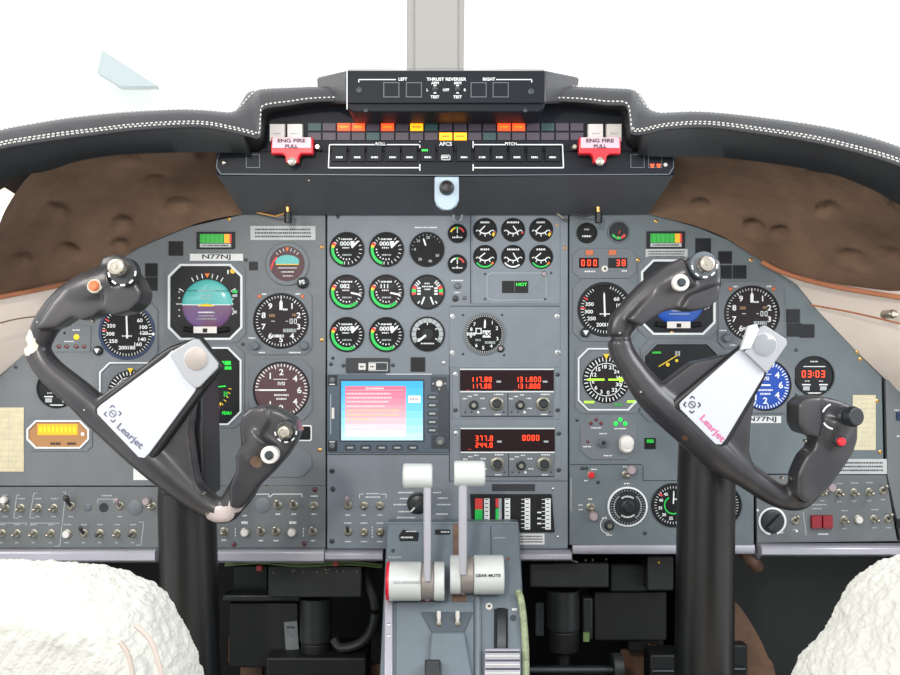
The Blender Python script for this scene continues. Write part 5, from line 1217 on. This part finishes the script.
b.prism([(660, 385), (690, 362), (735, 352), (755, 380), (748, 420), (746, 450), (755, 478), (700, 440), (655, 405)], -14, 14, m)
casting(t, b, 'wheel_casting', m)
plaque(t, [(673, 408), (675, 400), (733, 352), (742, 345), (760, 345), (768, 374), (762, 386), (729, 444), (720, 450), (714, 448)],
       [(680, 409), (679, 404), (682, 400.5), (736, 352), (742, 348), (764, 371), (763, 376), (726, 438), (721, 444.5), (715, 444)],
       [(742, 352), (746, 346), (758, 327), (763, 325), (784, 339), (785, 344), (767, 370.5), (763, 372)],
       (711.5, 429), -47, 'print_pink', (691.5, 404.5), 'print_dark', (762, 345, 11.5))
q = MB(DY + .03); q.prism([(740, 350), (748, 326), (756, 324), (758, 330), (750, 348)], -4, 4, 'rim_light'); q.build('clip_spring', t, bevel=.001)
trim_switch(t, 703.5, 265, DY + .046, 13.5, 'toggle_metal', 'knob_grey')
q = MB(DY + .044); q.lathe(681, 282.5, [(8.6, -10), (8.6, 0), (7.6, 1.5), (4.8, 1.5)], 'button_white', 24); q.lathe(681, 282.5, [(4.4, 0), (4.2, 4), (3, 6)], 'screw_dark', 18); q.build('push_button', t)
q = MB(); q.tube([P(838, 417, DY + .02), P(846, 417, DY + .03), P(850, 416.5, DY + .034)], [.0135, .0135, .012], 'knob_black', 20); q.build('switch_base', t, bevel=.001)
q = MB(); q.tube([P(848, 416.5, DY + .034), P(853, 416.5, DY + .05), P(857, 416.5, DY + .056)], [.0095, .0125, .0105], 'knob_black', 20); q.build('trim_hat', t, bevel=.001)
q = MB(DY + .052); q.arc(838, 417, 12, 13.6, 190, 240, -8, W, 7); q.arc(838, 417, 12, 13.6, 290, 340, -8, W, 7); q.build('arc_lettering', t)
q = MB(DY + .04); q.lathe(840.5, 441.5, [(6, -10), (6, 0), (5, 1)], 'knob_black', 20); q.lathe(840.5, 441.5, [(4.4, 0), (4.2, 4), (2.8, 5.5)], 'knob_red', 18); o = q.build('disconnect_button', t); o['label'] = 'red button'
for x, y in ((823, 455), (806, 450), (792, 479), (806, 441), (641, 392), (783, 478), (620, 333), (835, 406)): q = MB(DY + .02); q.lathe(x, y, [(1.6, -6), (1.6, -2), (1, 0)], 'toggle_metal', 8); q.build('screw', t)
column(t, [(708, 400, .2, .033), (707, 430, .2, .0375), (706, 490, .2, .0385), (*pz(700, .02, .2), .0415)], [(695, 395), (728, 395), (728, 450), (695, 450)])

# ======================================================= pedestal
X0, X1 = -.0985, .108
def dq(y): return .03 + .13 * (y - 523) / 152
NV = Vector((0, -.82, .57))
def dplane(y):
    a, b_ = P(450, 523, .03), P(450, 770, dq(770)); m_ = (b_.z - a.z) / (-b_.y + a.y); sl = (y - 337.5) / F
    return (a.z - m_ * .03 - ZC + sl * D) / (sl - m_)
def Q(x, y, w): return P(x, y, dplane(y)) + NV * (w / 1000)
t = thing('throttle_pedestal', 455, 600, .1, 'grey centre pedestal holding the two white thrust levers', 'pedestal')
top = P(450, 523, .03); low = P(450, 770, dq(770)); b = MB()
prof = [(0.0, top.z - .0), (top.y, top.z), (low.y, low.z), (low.y, 0.0), (0.05, 0.0)]
pts = [Vector((X0, y, z)) for y, z in prof] + [Vector((X1, y, z)) for y, z in prof]; n = len(prof)
b.add(pts, [list(range(n))[::-1], [n + i for i in range(n)]] + [[i, (i + 1) % n, n + (i + 1) % n, n + i] for i in range(n)], 'pedestal_paint'); b.build('housing', t, bevel=.003, seg=3)
qm = lambda: MB(0, Q)
q = qm(); q.box(453, 524, 458.5, 600, .2, .8, 'worn_brown'); q.box(452, 592, 466, 603, .2, .9, 'worn_brown'); q.box(420, 596, 432, 605, .2, .9, 'worn_brown'); q.build('lever_slot', t)
q = qm(); q.box(423, 524, 430, 600, .2, .8, 'pedestal_dark'); q.line(490.5, 526, 491.5, 560, .6, 'dark_seam', 1); q.line(386, 523, 518, 523, .5, 'print_dim', .8); q.build('seam', t)
q = qm(); q.prism([(399, 536), (403, 530), (419, 533), (418, 541), (400, 541)], .2, 2, 'window_black'); q.cap(407, 538, 12, 1.6, W, 2.4); q.cap(411, 532, 10, 1, W, 2.4, 4); q.build('black_decal', t)
q = qm(); q.box(435, 530, 450, 534.5, .2, 2, 'window_black'); q.cap(445, 532.5, 8, 1.4, W, 2.4); q.build('black_decal', t)
q = qm(); q.cap(395, 557.5, 13, 2, 'print_dim', 1); q.cap(446, 609, 23, 1.3, 'print_dim', 1); q.cap(436, 609, 4, 1.2, 'print_red', 1.1); q.cap(452, 615, 5, 1.2, 'print_dim', 1); q.cap(440, 630, 7, 1.3, W, 1); q.cap(458.5, 630, 7, 1.3, W, 1); q.cap(500, 538, 12, 1.1, 'print_dim', 1); q.build('lettering', t)
q = qm(); q.box(384.5, 596, 393, 760, .2, 7, 'ledge_metal'); q.build('side_rail', t, bevel=.0015)
for y in (626, 637, 695): q = qm(); q.lathe(389, y, [(1.8, 7), (1.8, 8), (1, 8.6)], 'screw_steel', 10); q.build('screw', t)
for x, y in ((393, 551), (508, 559)): q = qm(); q.lathe(x, y, [(1.9, .2), (1.9, 1), (1, 1.6)], 'screw_dark' if x < 400 else 'worn_brown', 10); q.build('screw', t)
# raised channel with switch shelf
q = qm(); q.prism([(396, 602), (474, 602), (474, 760), (396, 760)], .1, 2.5, 'pedestal_paint'); q.build('cover_plate', t, bevel=.0015)
q = qm(); q.prism([(421, 613), (473, 613), (464, 634), (432, 634)], 2.4, 5, 'pedestal_dark'); q.build('switch_shelf', t, bevel=.001)
q = qm(); q.prism([(431, 634), (465, 634), (472, 676), (472, 760), (428, 760), (428, 676)], 2.4, 12, 'pedestal_paint'); q.build('raised_channel', t, bevel=.003)
for x in (439, 457.5):
    q = qm(); q.lathe(x, 624, [(3.6, 5), (3.6, 6.5), (2.4, 8)], 'toggle_nut', 14); o = q.build('toggle_switch', t); q = qm(); q.tube([Q(x, 624, 7), Q(x, 619, 12), Q(x, 614, 15)], [.002, .0034, .003], 'button_white', 10); q.build('lever', o)
q = qm(); q.box(425, 664, 441, 700, 3, 30, 'knob_black', .8); q.build('brake_knob', t, bevel=.002)
q = qm(); q.tube([Q(477.5, 598, 2), Q(478, 625, 3), Q(478, 660, 3), Q(478, 740, 3)], .005, 'panel_paint_centre', 10); q.build('divider_rail', t)
q = qm(); q.box(494, 609, 508, 652, .3, .9, 'window_black'); q.build('wheel_slot', t)
q = qm(); rows = [[Q(x, 608 + 50 * k / 12, 1 + 9 * math.sin(PI * k / 12)) for x in (497, 498.5, 504, 505.5)] for k in range(13)]; q.grid(rows, 'steel_dark'); q.build('friction_wheel', t)
q = qm(); q.lathe(489, 606.5, [(3.6, .2), (3.6, 1.4), (3, 2)], 'button_white', 18); q.disc(489, 606.5, 1.4, 2.2, 'steel_dark', 12); q.build('screw', t)
q = qm(); q.lathe(513, 618, [(3, .2), (3, 1.2), (2.2, 1.2)], 'screw_dark', 16); q.build('screw', t); q = qm(); q.cbox(514.5, 609.5, 5, 2.2, .2, .8, W); q.build('lettering', t)
q = qm(); q.box(484, 651, 520, 700, 1, 16, 'ledge_metal')
q.build('flap_handle', t, bevel=.002)
q = qm()
for k in range(6): q.tube([Q(485, 655 + k * 4.2, 16.2), Q(519, 655 + k * 4.2, 16.2)], .0013, 'steel_dark' if k % 2 == 0 else 'button_white', 6)
q.build('handle_ribs', t)
q = MB(); q.tube([P(*p) for p in cr([(518, 592, .105), (521, 600, .115), (523.5, 620, .13), (525.5, 650, .15), (526, 700, .19), (526, 760, .24)], 5)], .0052, 'rail_worn', 10); q.build('quadrant_rail', t)
for i, (k0, k1, ky, kr, sx0, sx1, h0, hs0, hs1, h1, hy, lab) in enumerate(((403, 432.5, 476, 12.4, 423.5, 431, 387.5, 421.5, 434, 444.5, 581, 'left thrust lever with red end cap'), (454, 485, 473.5, 12.8, 458.5, 467, 450, 460.5, 473.5, 503.5, 574.5, 'right thrust lever with printed grip'))):
    dh = dq(hy) + .036; r = 19 * S * (D - dh) / D
    # a lever is one part of the pedestal, its pieces sub-parts
    q = MB(); xm = (sx0 + sx1) / 2
    q.tube([P(hs0 + .3, hy, dh), P(hs1 - .3, hy, dh)], r * .93, 'clip_disc', 26); lv = q.build('thrust_lever', t, bevel=.0006); lv['label'] = lab
    for a, c_ in ((h0, hs0), (hs1, h1)):
        q = MB(); q.tube([P(a, hy, dh), P(c_, hy, dh)], r, 'lever_white', 36); q.build('grip_sleeve', lv, bevel=.0022, seg=3)
    q = MB(); P1 = P(xm, hy - 1, dh + .030); P0 = P(xm, ky + 4, .165)
    wv = (sx1 - sx0) / 2 * S * .88
    rows = []
    for k in range(9):
        f = k / 8; p = P1.lerp(P0, f); ww = wv * (.82 + .18 * min(1, f * 3)); rows.append([p + Vector((sx * ww, sy, 0)) for sx, sy in ((-1, -.004), (-.7, -.006), (.7, -.006), (1, -.004), (1, .004), (-1, .004))])
    q.grid(rows, 'lever_stem', close=True); q.build('reverser_stem', lv, angle=30)
    q = MB(); q.box(0, 0, 0, 0, 0, 0, 'lever_white') if False else None
    q = MB(); q.tube([P(k0, ky, .16), P(k1, ky, .16)], kr * S * (D - .16) / D, 'lever_white', 32); q.build('reverser_knob', lv, bevel=.003, seg=3)
    if i == 0: q = MB(); q.tube([P(h0 - .8, hy, dh), P(h0 + 3.5, hy, dh)], r * 1.01, 'red_plastic', 32); o = q.build('end_cap', lv, bevel=.002); o['label'] = 'red end cap'
    q = MB(dh + r + .0006)
    q.text('GO-AROUND' if i == 0 else 'GEAR MUTE', 407 if i == 0 else 488, hy + (1.5 if i == 0 else 1), 2.8 if i == 0 else 3, 'print_dim' if i == 0 else 'print_dark', 0, 0, 1.1); q.build('lettering', lv)
    q = MB(); q.tube([P(xm, hy + 4, dh - .01), Q(xm, hy + 18, -4)], .006, 'lever_stem', 12); q.build('lever_root', lv)

# ======================================================= footwell
def fbox(name, lab, x0, y0, x1, y1, d, dep, m='foot_black', cat='equipment box', extra=None, bev=.003):
    t = thing(name, (x0 + x1) / 2, (y0 + y1) / 2, d, lab, cat); q = MB(d); q.box(x0, y0, x1, y1, -dep * 1000, 0, m); q.build('casing', t, bevel=bev)
    if extra: extra(t, d)
    return t
def glints(x0, x1, y, n, m='toggle_nut', seed=3):
    def f(t, d):
        r = random.Random(seed)
        for _ in range(n): q = MB(d); x = r.uniform(x0, x1); yy = y + r.uniform(-2, 2); q.lathe(x, yy, [(1.3, 0), (1.3, 1.5), (.6, 2.5)], m, 8); q.build('rivet', t)
    return f
fbox('equipment_box', 'dark riveted box hanging under the panel left of the pedestal', 268, 566, 362, 598, -.06, .12, 'foot_grey', extra=glints(272, 358, 571, 12))
fbox('equipment_box', 'large flat black box beside the left yoke column', 229, 603, 298, 668, -.12, .1, 'foot_black')
fbox('mounting_frame', 'dark bar crossing above the large flat black box', 222, 595, 300, 602, -.10, .03, 'foot_grey', 'bracket')
fbox('equipment_box', 'small black box right of the left column top under the lip', 233, 566, 268, 594, -.14, .1, 'foot_dark_green')
t = thing('data_plate', 291, 636, -.115, 'small tilted grey data plate on the large black box', 'label plate'); q = MB(-.119); q.prism([(284, 622), (297, 621), (299, 649), (286, 650)], 0, 1.4, 'foot_tag'); q.cap(291, 627, 8, 2, 'print_dark', 2); q.build('plate', t)
t = thing('actuator_housing', 316, 625, -.1, 'upright dark rounded actuator left of the pedestal', 'actuator'); q = MB(); q.tube([P(316, 596, -.12), P(316, 640, -.12)], .028, 'foot_grey', 24); q.build('barrel', t, bevel=.002); q = MB(); q.tube([P(316, 640, -.12), P(316, 656, -.12)], .026, 'foot_black', 24); q.build('lower_cap', t, bevel=.003)
t = thing('hose_loop', 365, 600, -.1, 'dark bluish hose looping beside the pedestal left side', 'hose'); q = MB(); q.tube([P(*p) for p in cr([(378, 560, -.08), (366, 575, -.1), (374, 600, -.1), (373, 625, -.1), (362, 642, -.1), (342, 648, -.1), (334, 640, -.11)], 6)], .008, 'foot_grey', 10); q.build('hose', t)
fbox('pedal_crossbar', 'black horizontal block low between left column and pedestal', 266, 658, 366, 880, -.08, .1, 'foot_black', 'crossbar')
for x0, y0, x1, y1, lab in ((228, 637, 241, 664, 'brown scrap of lining beside the left column base'), (240, 666, 263, 690, 'brown patch at the frame foot left of the crossbar'), (366, 665, 382, 690, 'brown patch at the frame foot beside the pedestal')):
    fbox('lining_scrap', lab, x0, y0, x1, y1 if y1 < 665 else 850, -.2, .01, 'foot_brown', 'lining')
t = thing('wire_bundle', 300, 562, -.03, 'yellow green wires peeping under the left lips', 'wires'); q = MB()
for s in range(3): q.tube([P(*p) for p in cr([(225, 563 + s, -.04), (262, 561 + s, -.04), (300, 564 + s, -.03), (345, 562 + s, -.04), (382, 565 + s, -.04)], 5)], .002, ('foot_green', 'foot_black', 'print_yellow')[s] if s < 2 else 'foot_green', 6)
q.build('wire', t); 
for x, y in ((260, 567), (336, 562)): q = MB(-.02); q.cbox(x, y, 6, 6, 0, 8, 'foot_red', .6); q.build('connector', t)
fbox('equipment_box', 'dark riveted box under the panel right of the pedestal', 529, 563, 609, 588, -.06, .12, 'foot_grey', extra=glints(568, 606, 560, 9, seed=8))
fbox('equipment_box', 'black box behind the riveted box, right of the pedestal', 610, 564, 648, 592, -.12, .1, 'foot_dark_green')
fbox('equipment_box', 'dark bracket plate with an eye bolt left of the right column', 647, 556, 674, 591, -.09, .08, 'foot_grey', extra=glints(658, 660, 564, 1, 'print_yellow', 4))
fbox('equipment_box', 'wide black box low between the pedestal and the right column', 594, 592, 667, 641, -.14, .1, 'foot_black')
t = thing('actuator_housing', 563, 620, -.1, 'upright dark rounded actuator right of the pedestal', 'actuator'); q = MB(); q.tube([P(563, 588, -.12), P(563, 628, -.12)], .0285, 'foot_grey', 24); q.build('barrel', t, bevel=.002); q = MB(); q.tube([P(563, 885, -.12), P(563, 650, -.12)], .012, 'foot_black', 12); q.tube([P(563, 628, -.12), P(563, 650, -.12)], .027, 'foot_black', 24); q.build('lower_cap', t, bevel=.003)
fbox('bracket_plate', 'thin pale grey bracket between pedestal and right actuator', 536, 603, 544, 636, -.2, .01, 'foot_tag', 'bracket', bev=.001)
fbox('bracket_plate', 'small grey bracket with yellow corner right of the actuator', 583, 598, 593, 640, -.12, .04, 'foot_grey', 'bracket', extra=lambda t, d: (lambda q: (q.box(583, 632, 589, 641, 0, 4, 'foot_green'), q.build('yellow_green_corner', t)))(MB(d)))
t = thing('torque_tube', 572, 668, -.05, 'shiny dark horizontal tube low right of the pedestal', 'tube'); q = MB(); q.tube([P(529, 670, -.05), P(616, 670, -.05)], .0075, 'steel_dark', 18); q.build('tube', t); q = MB(); q.tube([P(612, 668, -.05), P(622, 668, -.05)], .024, 'foot_grey', 18); q.build('end_flange', t, bevel=.001); q = MB(); q.tube([P(600, 676, -.05), P(600, 900, -.05)], .012, 'foot_black', 12); q.build('support_leg', t)
fbox('lining_scrap', 'brown triangular patch at the foot left of the right column', 621, 650, 647, 845, -.22, .01, 'foot_brown', 'lining')
fbox('pedal_block', 'black block with three studs above the brown patch', 628, 640, 664, 652, -.16, .05, 'foot_black', 'bracket', extra=glints(632, 660, 644, 3, 'screw_brass', 5))
fbox('pedal_block', 'black block with chrome edge left of the right column base', 650, 655, 682, 875, -.1, .05, 'foot_black', 'bracket', extra=lambda t, d: (lambda q: (q.tube([P(652, 671, d + .004), P(680, 671, d + .004)], .003, 'steel_dark', 8), q.build('chrome_edge', t)))(MB(d)))
t = thing('pipe_elbow', 748, 552, -.02, 'brown and steel pipe fitting under the lip right of the right column', 'pipe fitting'); q = MB(); q.tube([P(*p) for p in cr([(736, 547, -.06), (744, 552, -.04), (752, 560, -.03), (757, 566, -.05)], 5)], .011, 'worn_brown', 14); q.build('elbow', t); q = MB(); q.tube([P(750, 545, -.03), P(757, 558, -.03)], .010, 'steel_dark', 12); q.build('steel_nut', t, bevel=.001)
t = thing('green_duct', 790, 549, -.03, 'strip of pale green duct under the far right lip', 'duct'); q = MB(-.03); q.prism([(766, 545), (815, 545), (812, 553), (800, 557), (785, 555)], -30, 0, 'foot_green'); q.build('duct', t, bevel=.002); q = MB(-.03); q.prism([(798, 545), (811, 545), (808, 555), (800, 556)], 0, 3, 'foot_tag'); q.build('clamp', t)
t = thing('nose_former', 750, 640, -.2, 'brown curved frame rib beside the right column base', 'frame'); q = MB(); A = cr([(722, 592, -.1), (739, 606, -.1), (755, 630, -.1), (767, 655, -.1), (777, 690, -.1), (785, 880, -.1)], 6); B_ = cr([(700, 620, -.1), (718, 632, -.1), (730, 650, -.1), (738, 670, -.1), (744, 700, -.1), (748, 880, -.1)], 6)
q.grid([[P(*a), P(*b_), P(*b_) + Vector((0, .03, 0)), P(*a) + Vector((0, .03, 0))] for a, b_ in zip(A, B_)], 'foot_brown', close=True); q.build('rib', t)
t = thing('pedal_block', 735, 660, -.1, 'black rudder pedal block with chrome edge at the right column base', 'bracket'); q = MB(-.08); q.box(722, 645, 748, 880, -60, 0, 'foot_black'); q.build('casing', t, bevel=.004); q = MB(); q.tube([P(723, 669, -.075), P(745, 669, -.075)], .0035, 'steel_dark', 8); q.build('chrome_edge', t)
# dark boot panel at the far right
q = MB(); q.wbox((.45, .16, .0), (.85, .19, .66), 'foot_dark_green'); o = q.build('wall_footwell_right', None); struct(o)
for nm, xx in (('wall_footwell_left', -.96), ('wall_footwell_side', .94)):
    q = MB(); q.wbox((xx, -.22, 0), (xx + .02, .5, .93), 'foot_black'); struct(q.build(nm, None))
q = MB(); q.wbox((-.95, .50, 0), (.95, .53, 1.0), 'foot_black'); o = q.build('wall_front', None); struct(o)
q = MB(); q.wbox((-.95, -1.9, -.03), (.95, .53, 0), 'carpet'); o = q.build('floor', None); struct(o)
q = MB(); q.wbox((-.9, .02, .90), (.9, .5, .92), 'foot_black'); o = q.build('trim_4', None); struct(o)

# ======================================================= seats
def seat(label, sil, cx, d0, dep, mirror):
    """sil: top silhouette (x, y) at depth d0 from outboard to inboard"""
    t = thing('pilot_seat', 0, 0, 0, label, 'seat', at=Vector((cx, -d0, 0)))
    S_ = [P(x, y, d0) for x, y in cr(sil, 14)]; q = MB(); rows = []; N = 22
    c0 = Vector((cx, 0, .52))
    for p in S_:
        row = []
        for k in range(N + 1):
            a = PI * k / N; f = math.sin(a) ** .6; yy = -d0 + dep / 2 * math.cos(a) * -1
            inn = Vector((c0.x, 0, c0.z)); e = Vector((p.x, 0, p.z)); s = .90 + .10 * f; v = inn + (e - inn) * s; row.append(Vector((v.x, yy, v.z)))
        # front and back faces go down to the middle of the seat back
        fr = [Vector((c0.x + (p.x - c0.x) * g, row[0].y - .008 * math.sin(g * PI), c0.z + (p.z - c0.z) * g)) for g in (.1, .3, .5, .7, .8)]
        bk = [Vector((c0.x + (p.x - c0.x) * g, row[-1].y + .008 * math.sin(g * PI), c0.z + (p.z - c0.z) * g)) for g in (.8, .7, .5, .3, .1)]
        rows.append([w for w in fr] + row + [w for w in bk])
    q.grid(rows, 'sheepskin'); o = q.build('fleece_cover', t, angle=80)
    s = o.modifiers.new('sub', 'SUBSURF'); s.levels = 2; s.render_levels = 2; s.subdivision_type = 'SIMPLE'
    for nm, sz, st in (('clumps', .007, .0045), ('lumps', .05, .006)):
        tx = bpy.data.textures.new(nm, 'CLOUDS'); tx.noise_scale = sz; tx.noise_depth = 2; m_ = o.modifiers.new(nm, 'DISPLACE'); m_.texture = tx; m_.strength = st; m_.mid_level = .5; m_.texture_coords = 'LOCAL'
    q = MB(); q.wbox((cx - .2, -d0 + .05, .36), (cx + .2, -d0 + .42, .45), 'seat_cream'); q.build('seat_cushion', t, bevel=.03, seg=4)
    q = MB(); q.wbox((cx - .17, -d0 + .02, .45), (cx + .17, -d0 + .05, .66), 'seat_cream'); q.build('backrest_pad', t, bevel=.01, seg=3)
    q = MB(); q.wbox((cx - .16, -d0 + .08, .0), (cx + .16, -d0 + .36, .36), 'foot_grey'); q.build('seat_base', t, bevel=.01)
    return t
SL = seat('left pilot seat back in white sheepskin, lower left corner', [(-330, 900), (-325, 700), (-290, 610), (-200, 570), (-80, 572), (0, 571), (45, 571), (76, 574), (106, 581), (136, 592), (152, 605), (165, 627), (177, 650), (188, 678), (194, 720), (194, 900)], -.42, .75, .12, 1)
SR = seat('right pilot seat back in white sheepskin, lower right corner', [(840, 900), (815, 730), (820, 685), (834, 660), (852, 637), (866, 613), (881, 592), (897, 577), (914, 567), (955, 556), (1050, 550), (1150, 560), (1200, 620), (1210, 900)], .40, .75, .12, -1)
for par, pts in ((SL, [(120, 642, .82), (128, 655, .82), (134, 680, .82)]), (SL, [(135, 625, .82), (150, 640, .82), (160, 668, .82), (163, 690, .82)]), ):
    q = MB(); q.tube([P(*p) for p in cr(pts, 4)], .0016, 'seam_pink', 6); q.build('seam', par)

# ======================================================= windscreen, post, outside
q = MB(); zt = ZC + .75
q.grid([[(-.03 * 1.55, .42, ZC + .1), (-.030 * 1.6, .25, zt)], [(-.052, .40, ZC + .1), (-.055, .23, zt)]], 'post_paint')
q = MB(-.35)
q.prism([(407, -260), (468, -260), (463, 120), (407, 120)], -30, 10, 'post_paint'); q.box(415, -260, 458, 120, 10, 16, 'post_paint'); o = q.build('trim_5', None, bevel=.004); struct(o)
for nm, x0, x1 in (('window_1', -420, 406.5), ('window_2', 468.5, 1320)):
    s = -1 if x0 < 0 else 1; xs = [x0 + (x1 - x0) * i / 10 for i in range(11)]
    rows = []
    for x in xs:
        e = abs(x - 437) / 860; dd = -.35 + .5 * e * e; rows.append([P(x, 118, dd), P(x, -70, dd + .06), P(x, -280, dd + .16)])
    q = MB(); q.grid(rows, 'windscreen_glass'); o = q.build(nm, None); struct(o)
q = MB(); q.wbox((-60, 3, -1.6), (60, 120, -1.5), 'tarmac'); o = q.build('tarmac', None); struct(o)
t = thing('hangar', 0, 0, 0, 'distant pale grey gabled building seen faintly through the left windscreen', 'building', at=Vector((-14, 32, -1.5)))
def far(x, y, Y): k = S * (D + Y) / D; return Vector(((x - 450) * k, Y, ZC - (y - 337.5) * k))
q = MB(); Y = 32; a = [far(97, 72, Y), far(102, 50, Y), far(158, 86, Y), far(120, 86, Y)]; bk_ = [p + Vector((-.1, .5, 0)) for p in a]
q.add(a + bk_, [[0, 1, 2, 3], [7, 6, 5, 4]] + [[i, i + 4, (i + 1) % 4 + 4, (i + 1) % 4] for i in range(4)], 'hangar_paint'); q.build('roof_gable', t)
q = MB(); a = [far(88, 94, Y + 1), far(92, 86, Y + 1), far(152, 87, Y + 1), far(152, 396, Y + 1), far(88, 396, Y + 1)]; bk_ = [p + Vector((-1.2, 3, 0)) for p in a]
q.add(a + bk_, [[0, 1, 2, 3, 4], [9, 8, 7, 6, 5]] + [[i, i + 5, (i + 1) % 5 + 5, (i + 1) % 5] for i in range(5)], 'hangar_pale'); q.build('wall', t)

# ======================================================= light & camera
w = bpy.data.worlds.new('sky'); SC.world = w; w.use_nodes = True; bg = w.node_tree.nodes['Background']; bg.inputs[0].default_value = (.97, .99, 1, 1); bg.inputs[1].default_value = 1.35
def area(name, loc, target, size, power, color=(1, 1, 1), sy=None):
    l = bpy.data.lights.new(name, 'AREA'); l.energy = power; l.color = color; l.size = size
    if sy: l.shape = 'RECTANGLE'; l.size_y = sy
    o = bpy.data.objects.new(name, l); COL.objects.link(o); o.location = loc; o.rotation_euler = (Vector(target) - Vector(loc)).to_track_quat('-Z', 'Y').to_euler(); return o
area('side_fill_left', (-.85, -.75, 1.28), (.05, -.1, .80), .5, 6, (1, .97, .9), .35)  # this and the next: unseen lamps added to brighten the side walls
area('side_fill_right', (.85, -.75, 1.28), (-.05, -.1, .80), .5, 6, (.94, .97, 1), .35)
area('flash_stand_in', (-.30, -1.75, 1.42), (.05, 0, .85), .09, 10, (1, .93, .84))  # unseen lamp added up-left behind the camera, standing in for a flash
cam = bpy.data.cameras.new('camera'); co = bpy.data.objects.new('camera', cam); COL.objects.link(co); SC.camera = co
co.location = (0, -D, ZC); co.rotation_euler = (PI / 2, 0, 0); cam.sensor_width = 36; cam.lens = 36 * F / 900; cam.clip_start = .02; cam.clip_end = 500
vs = SC.view_settings; vs.view_transform = 'Standard'; vs.look = 'None'; vs.exposure = 0.0; vs.gamma = 1; vs.use_curve_mapping = False
GR = {'engine_gauge': 'green-arced engine dials in the centre cluster', 'electrical_gauge': 'six small electrical dials on the centre panel', 'control_yoke': 'the two control yokes', 'pilot_seat': 'the two sheepskin seats',
      'radio_unit': 'stacked radio heads', 'equipment_box': 'dark boxes in the footwell', 'instrument_panel': 'grey instrument panels', 'switch_panel': 'toggle switch panels', 'fire_handle': 'red fire handles', 'attitude_indicator': 'framed attitude balls',
      'altimeter': 'altimeters', 'airspeed_indicator': 'airspeed dials', 'vertical_speed_indicator': 'vertical speed dials', 'digital_clock': 'digital clocks', 'panel_edge_trim': 'metal lips below the panels', 'radio_magnetic_indicator': 'compass dials',
      'horizontal_situation_display': 'dark navigation screens', 'angle_of_attack_display': 'green and amber bar displays', 'trim_gauge': 'tiny trim gauges', 'post_lamp': 'hanging bulb holders', 'paper_card': 'paper correction cards', 'felt_lining': 'brown felt linings',
      'lining_edge': 'orange edge strips', 'cabin_altitude_gauge': 'cabin altitude dials', 'lining_scrap': 'brown lining scraps in the footwell', 'pedal_block': 'black pedal blocks', 'actuator_housing': 'footwell actuators', 'bracket_plate': 'small footwell brackets'}
for o in bpy.data.objects:
    if o.parent is None and o.name.split('.')[0] in GR and 'label' in o: o['group'] = GR[o.name.split('.')[0]]
for o in bpy.data.objects:
    if '_o' in o: del o['_o']
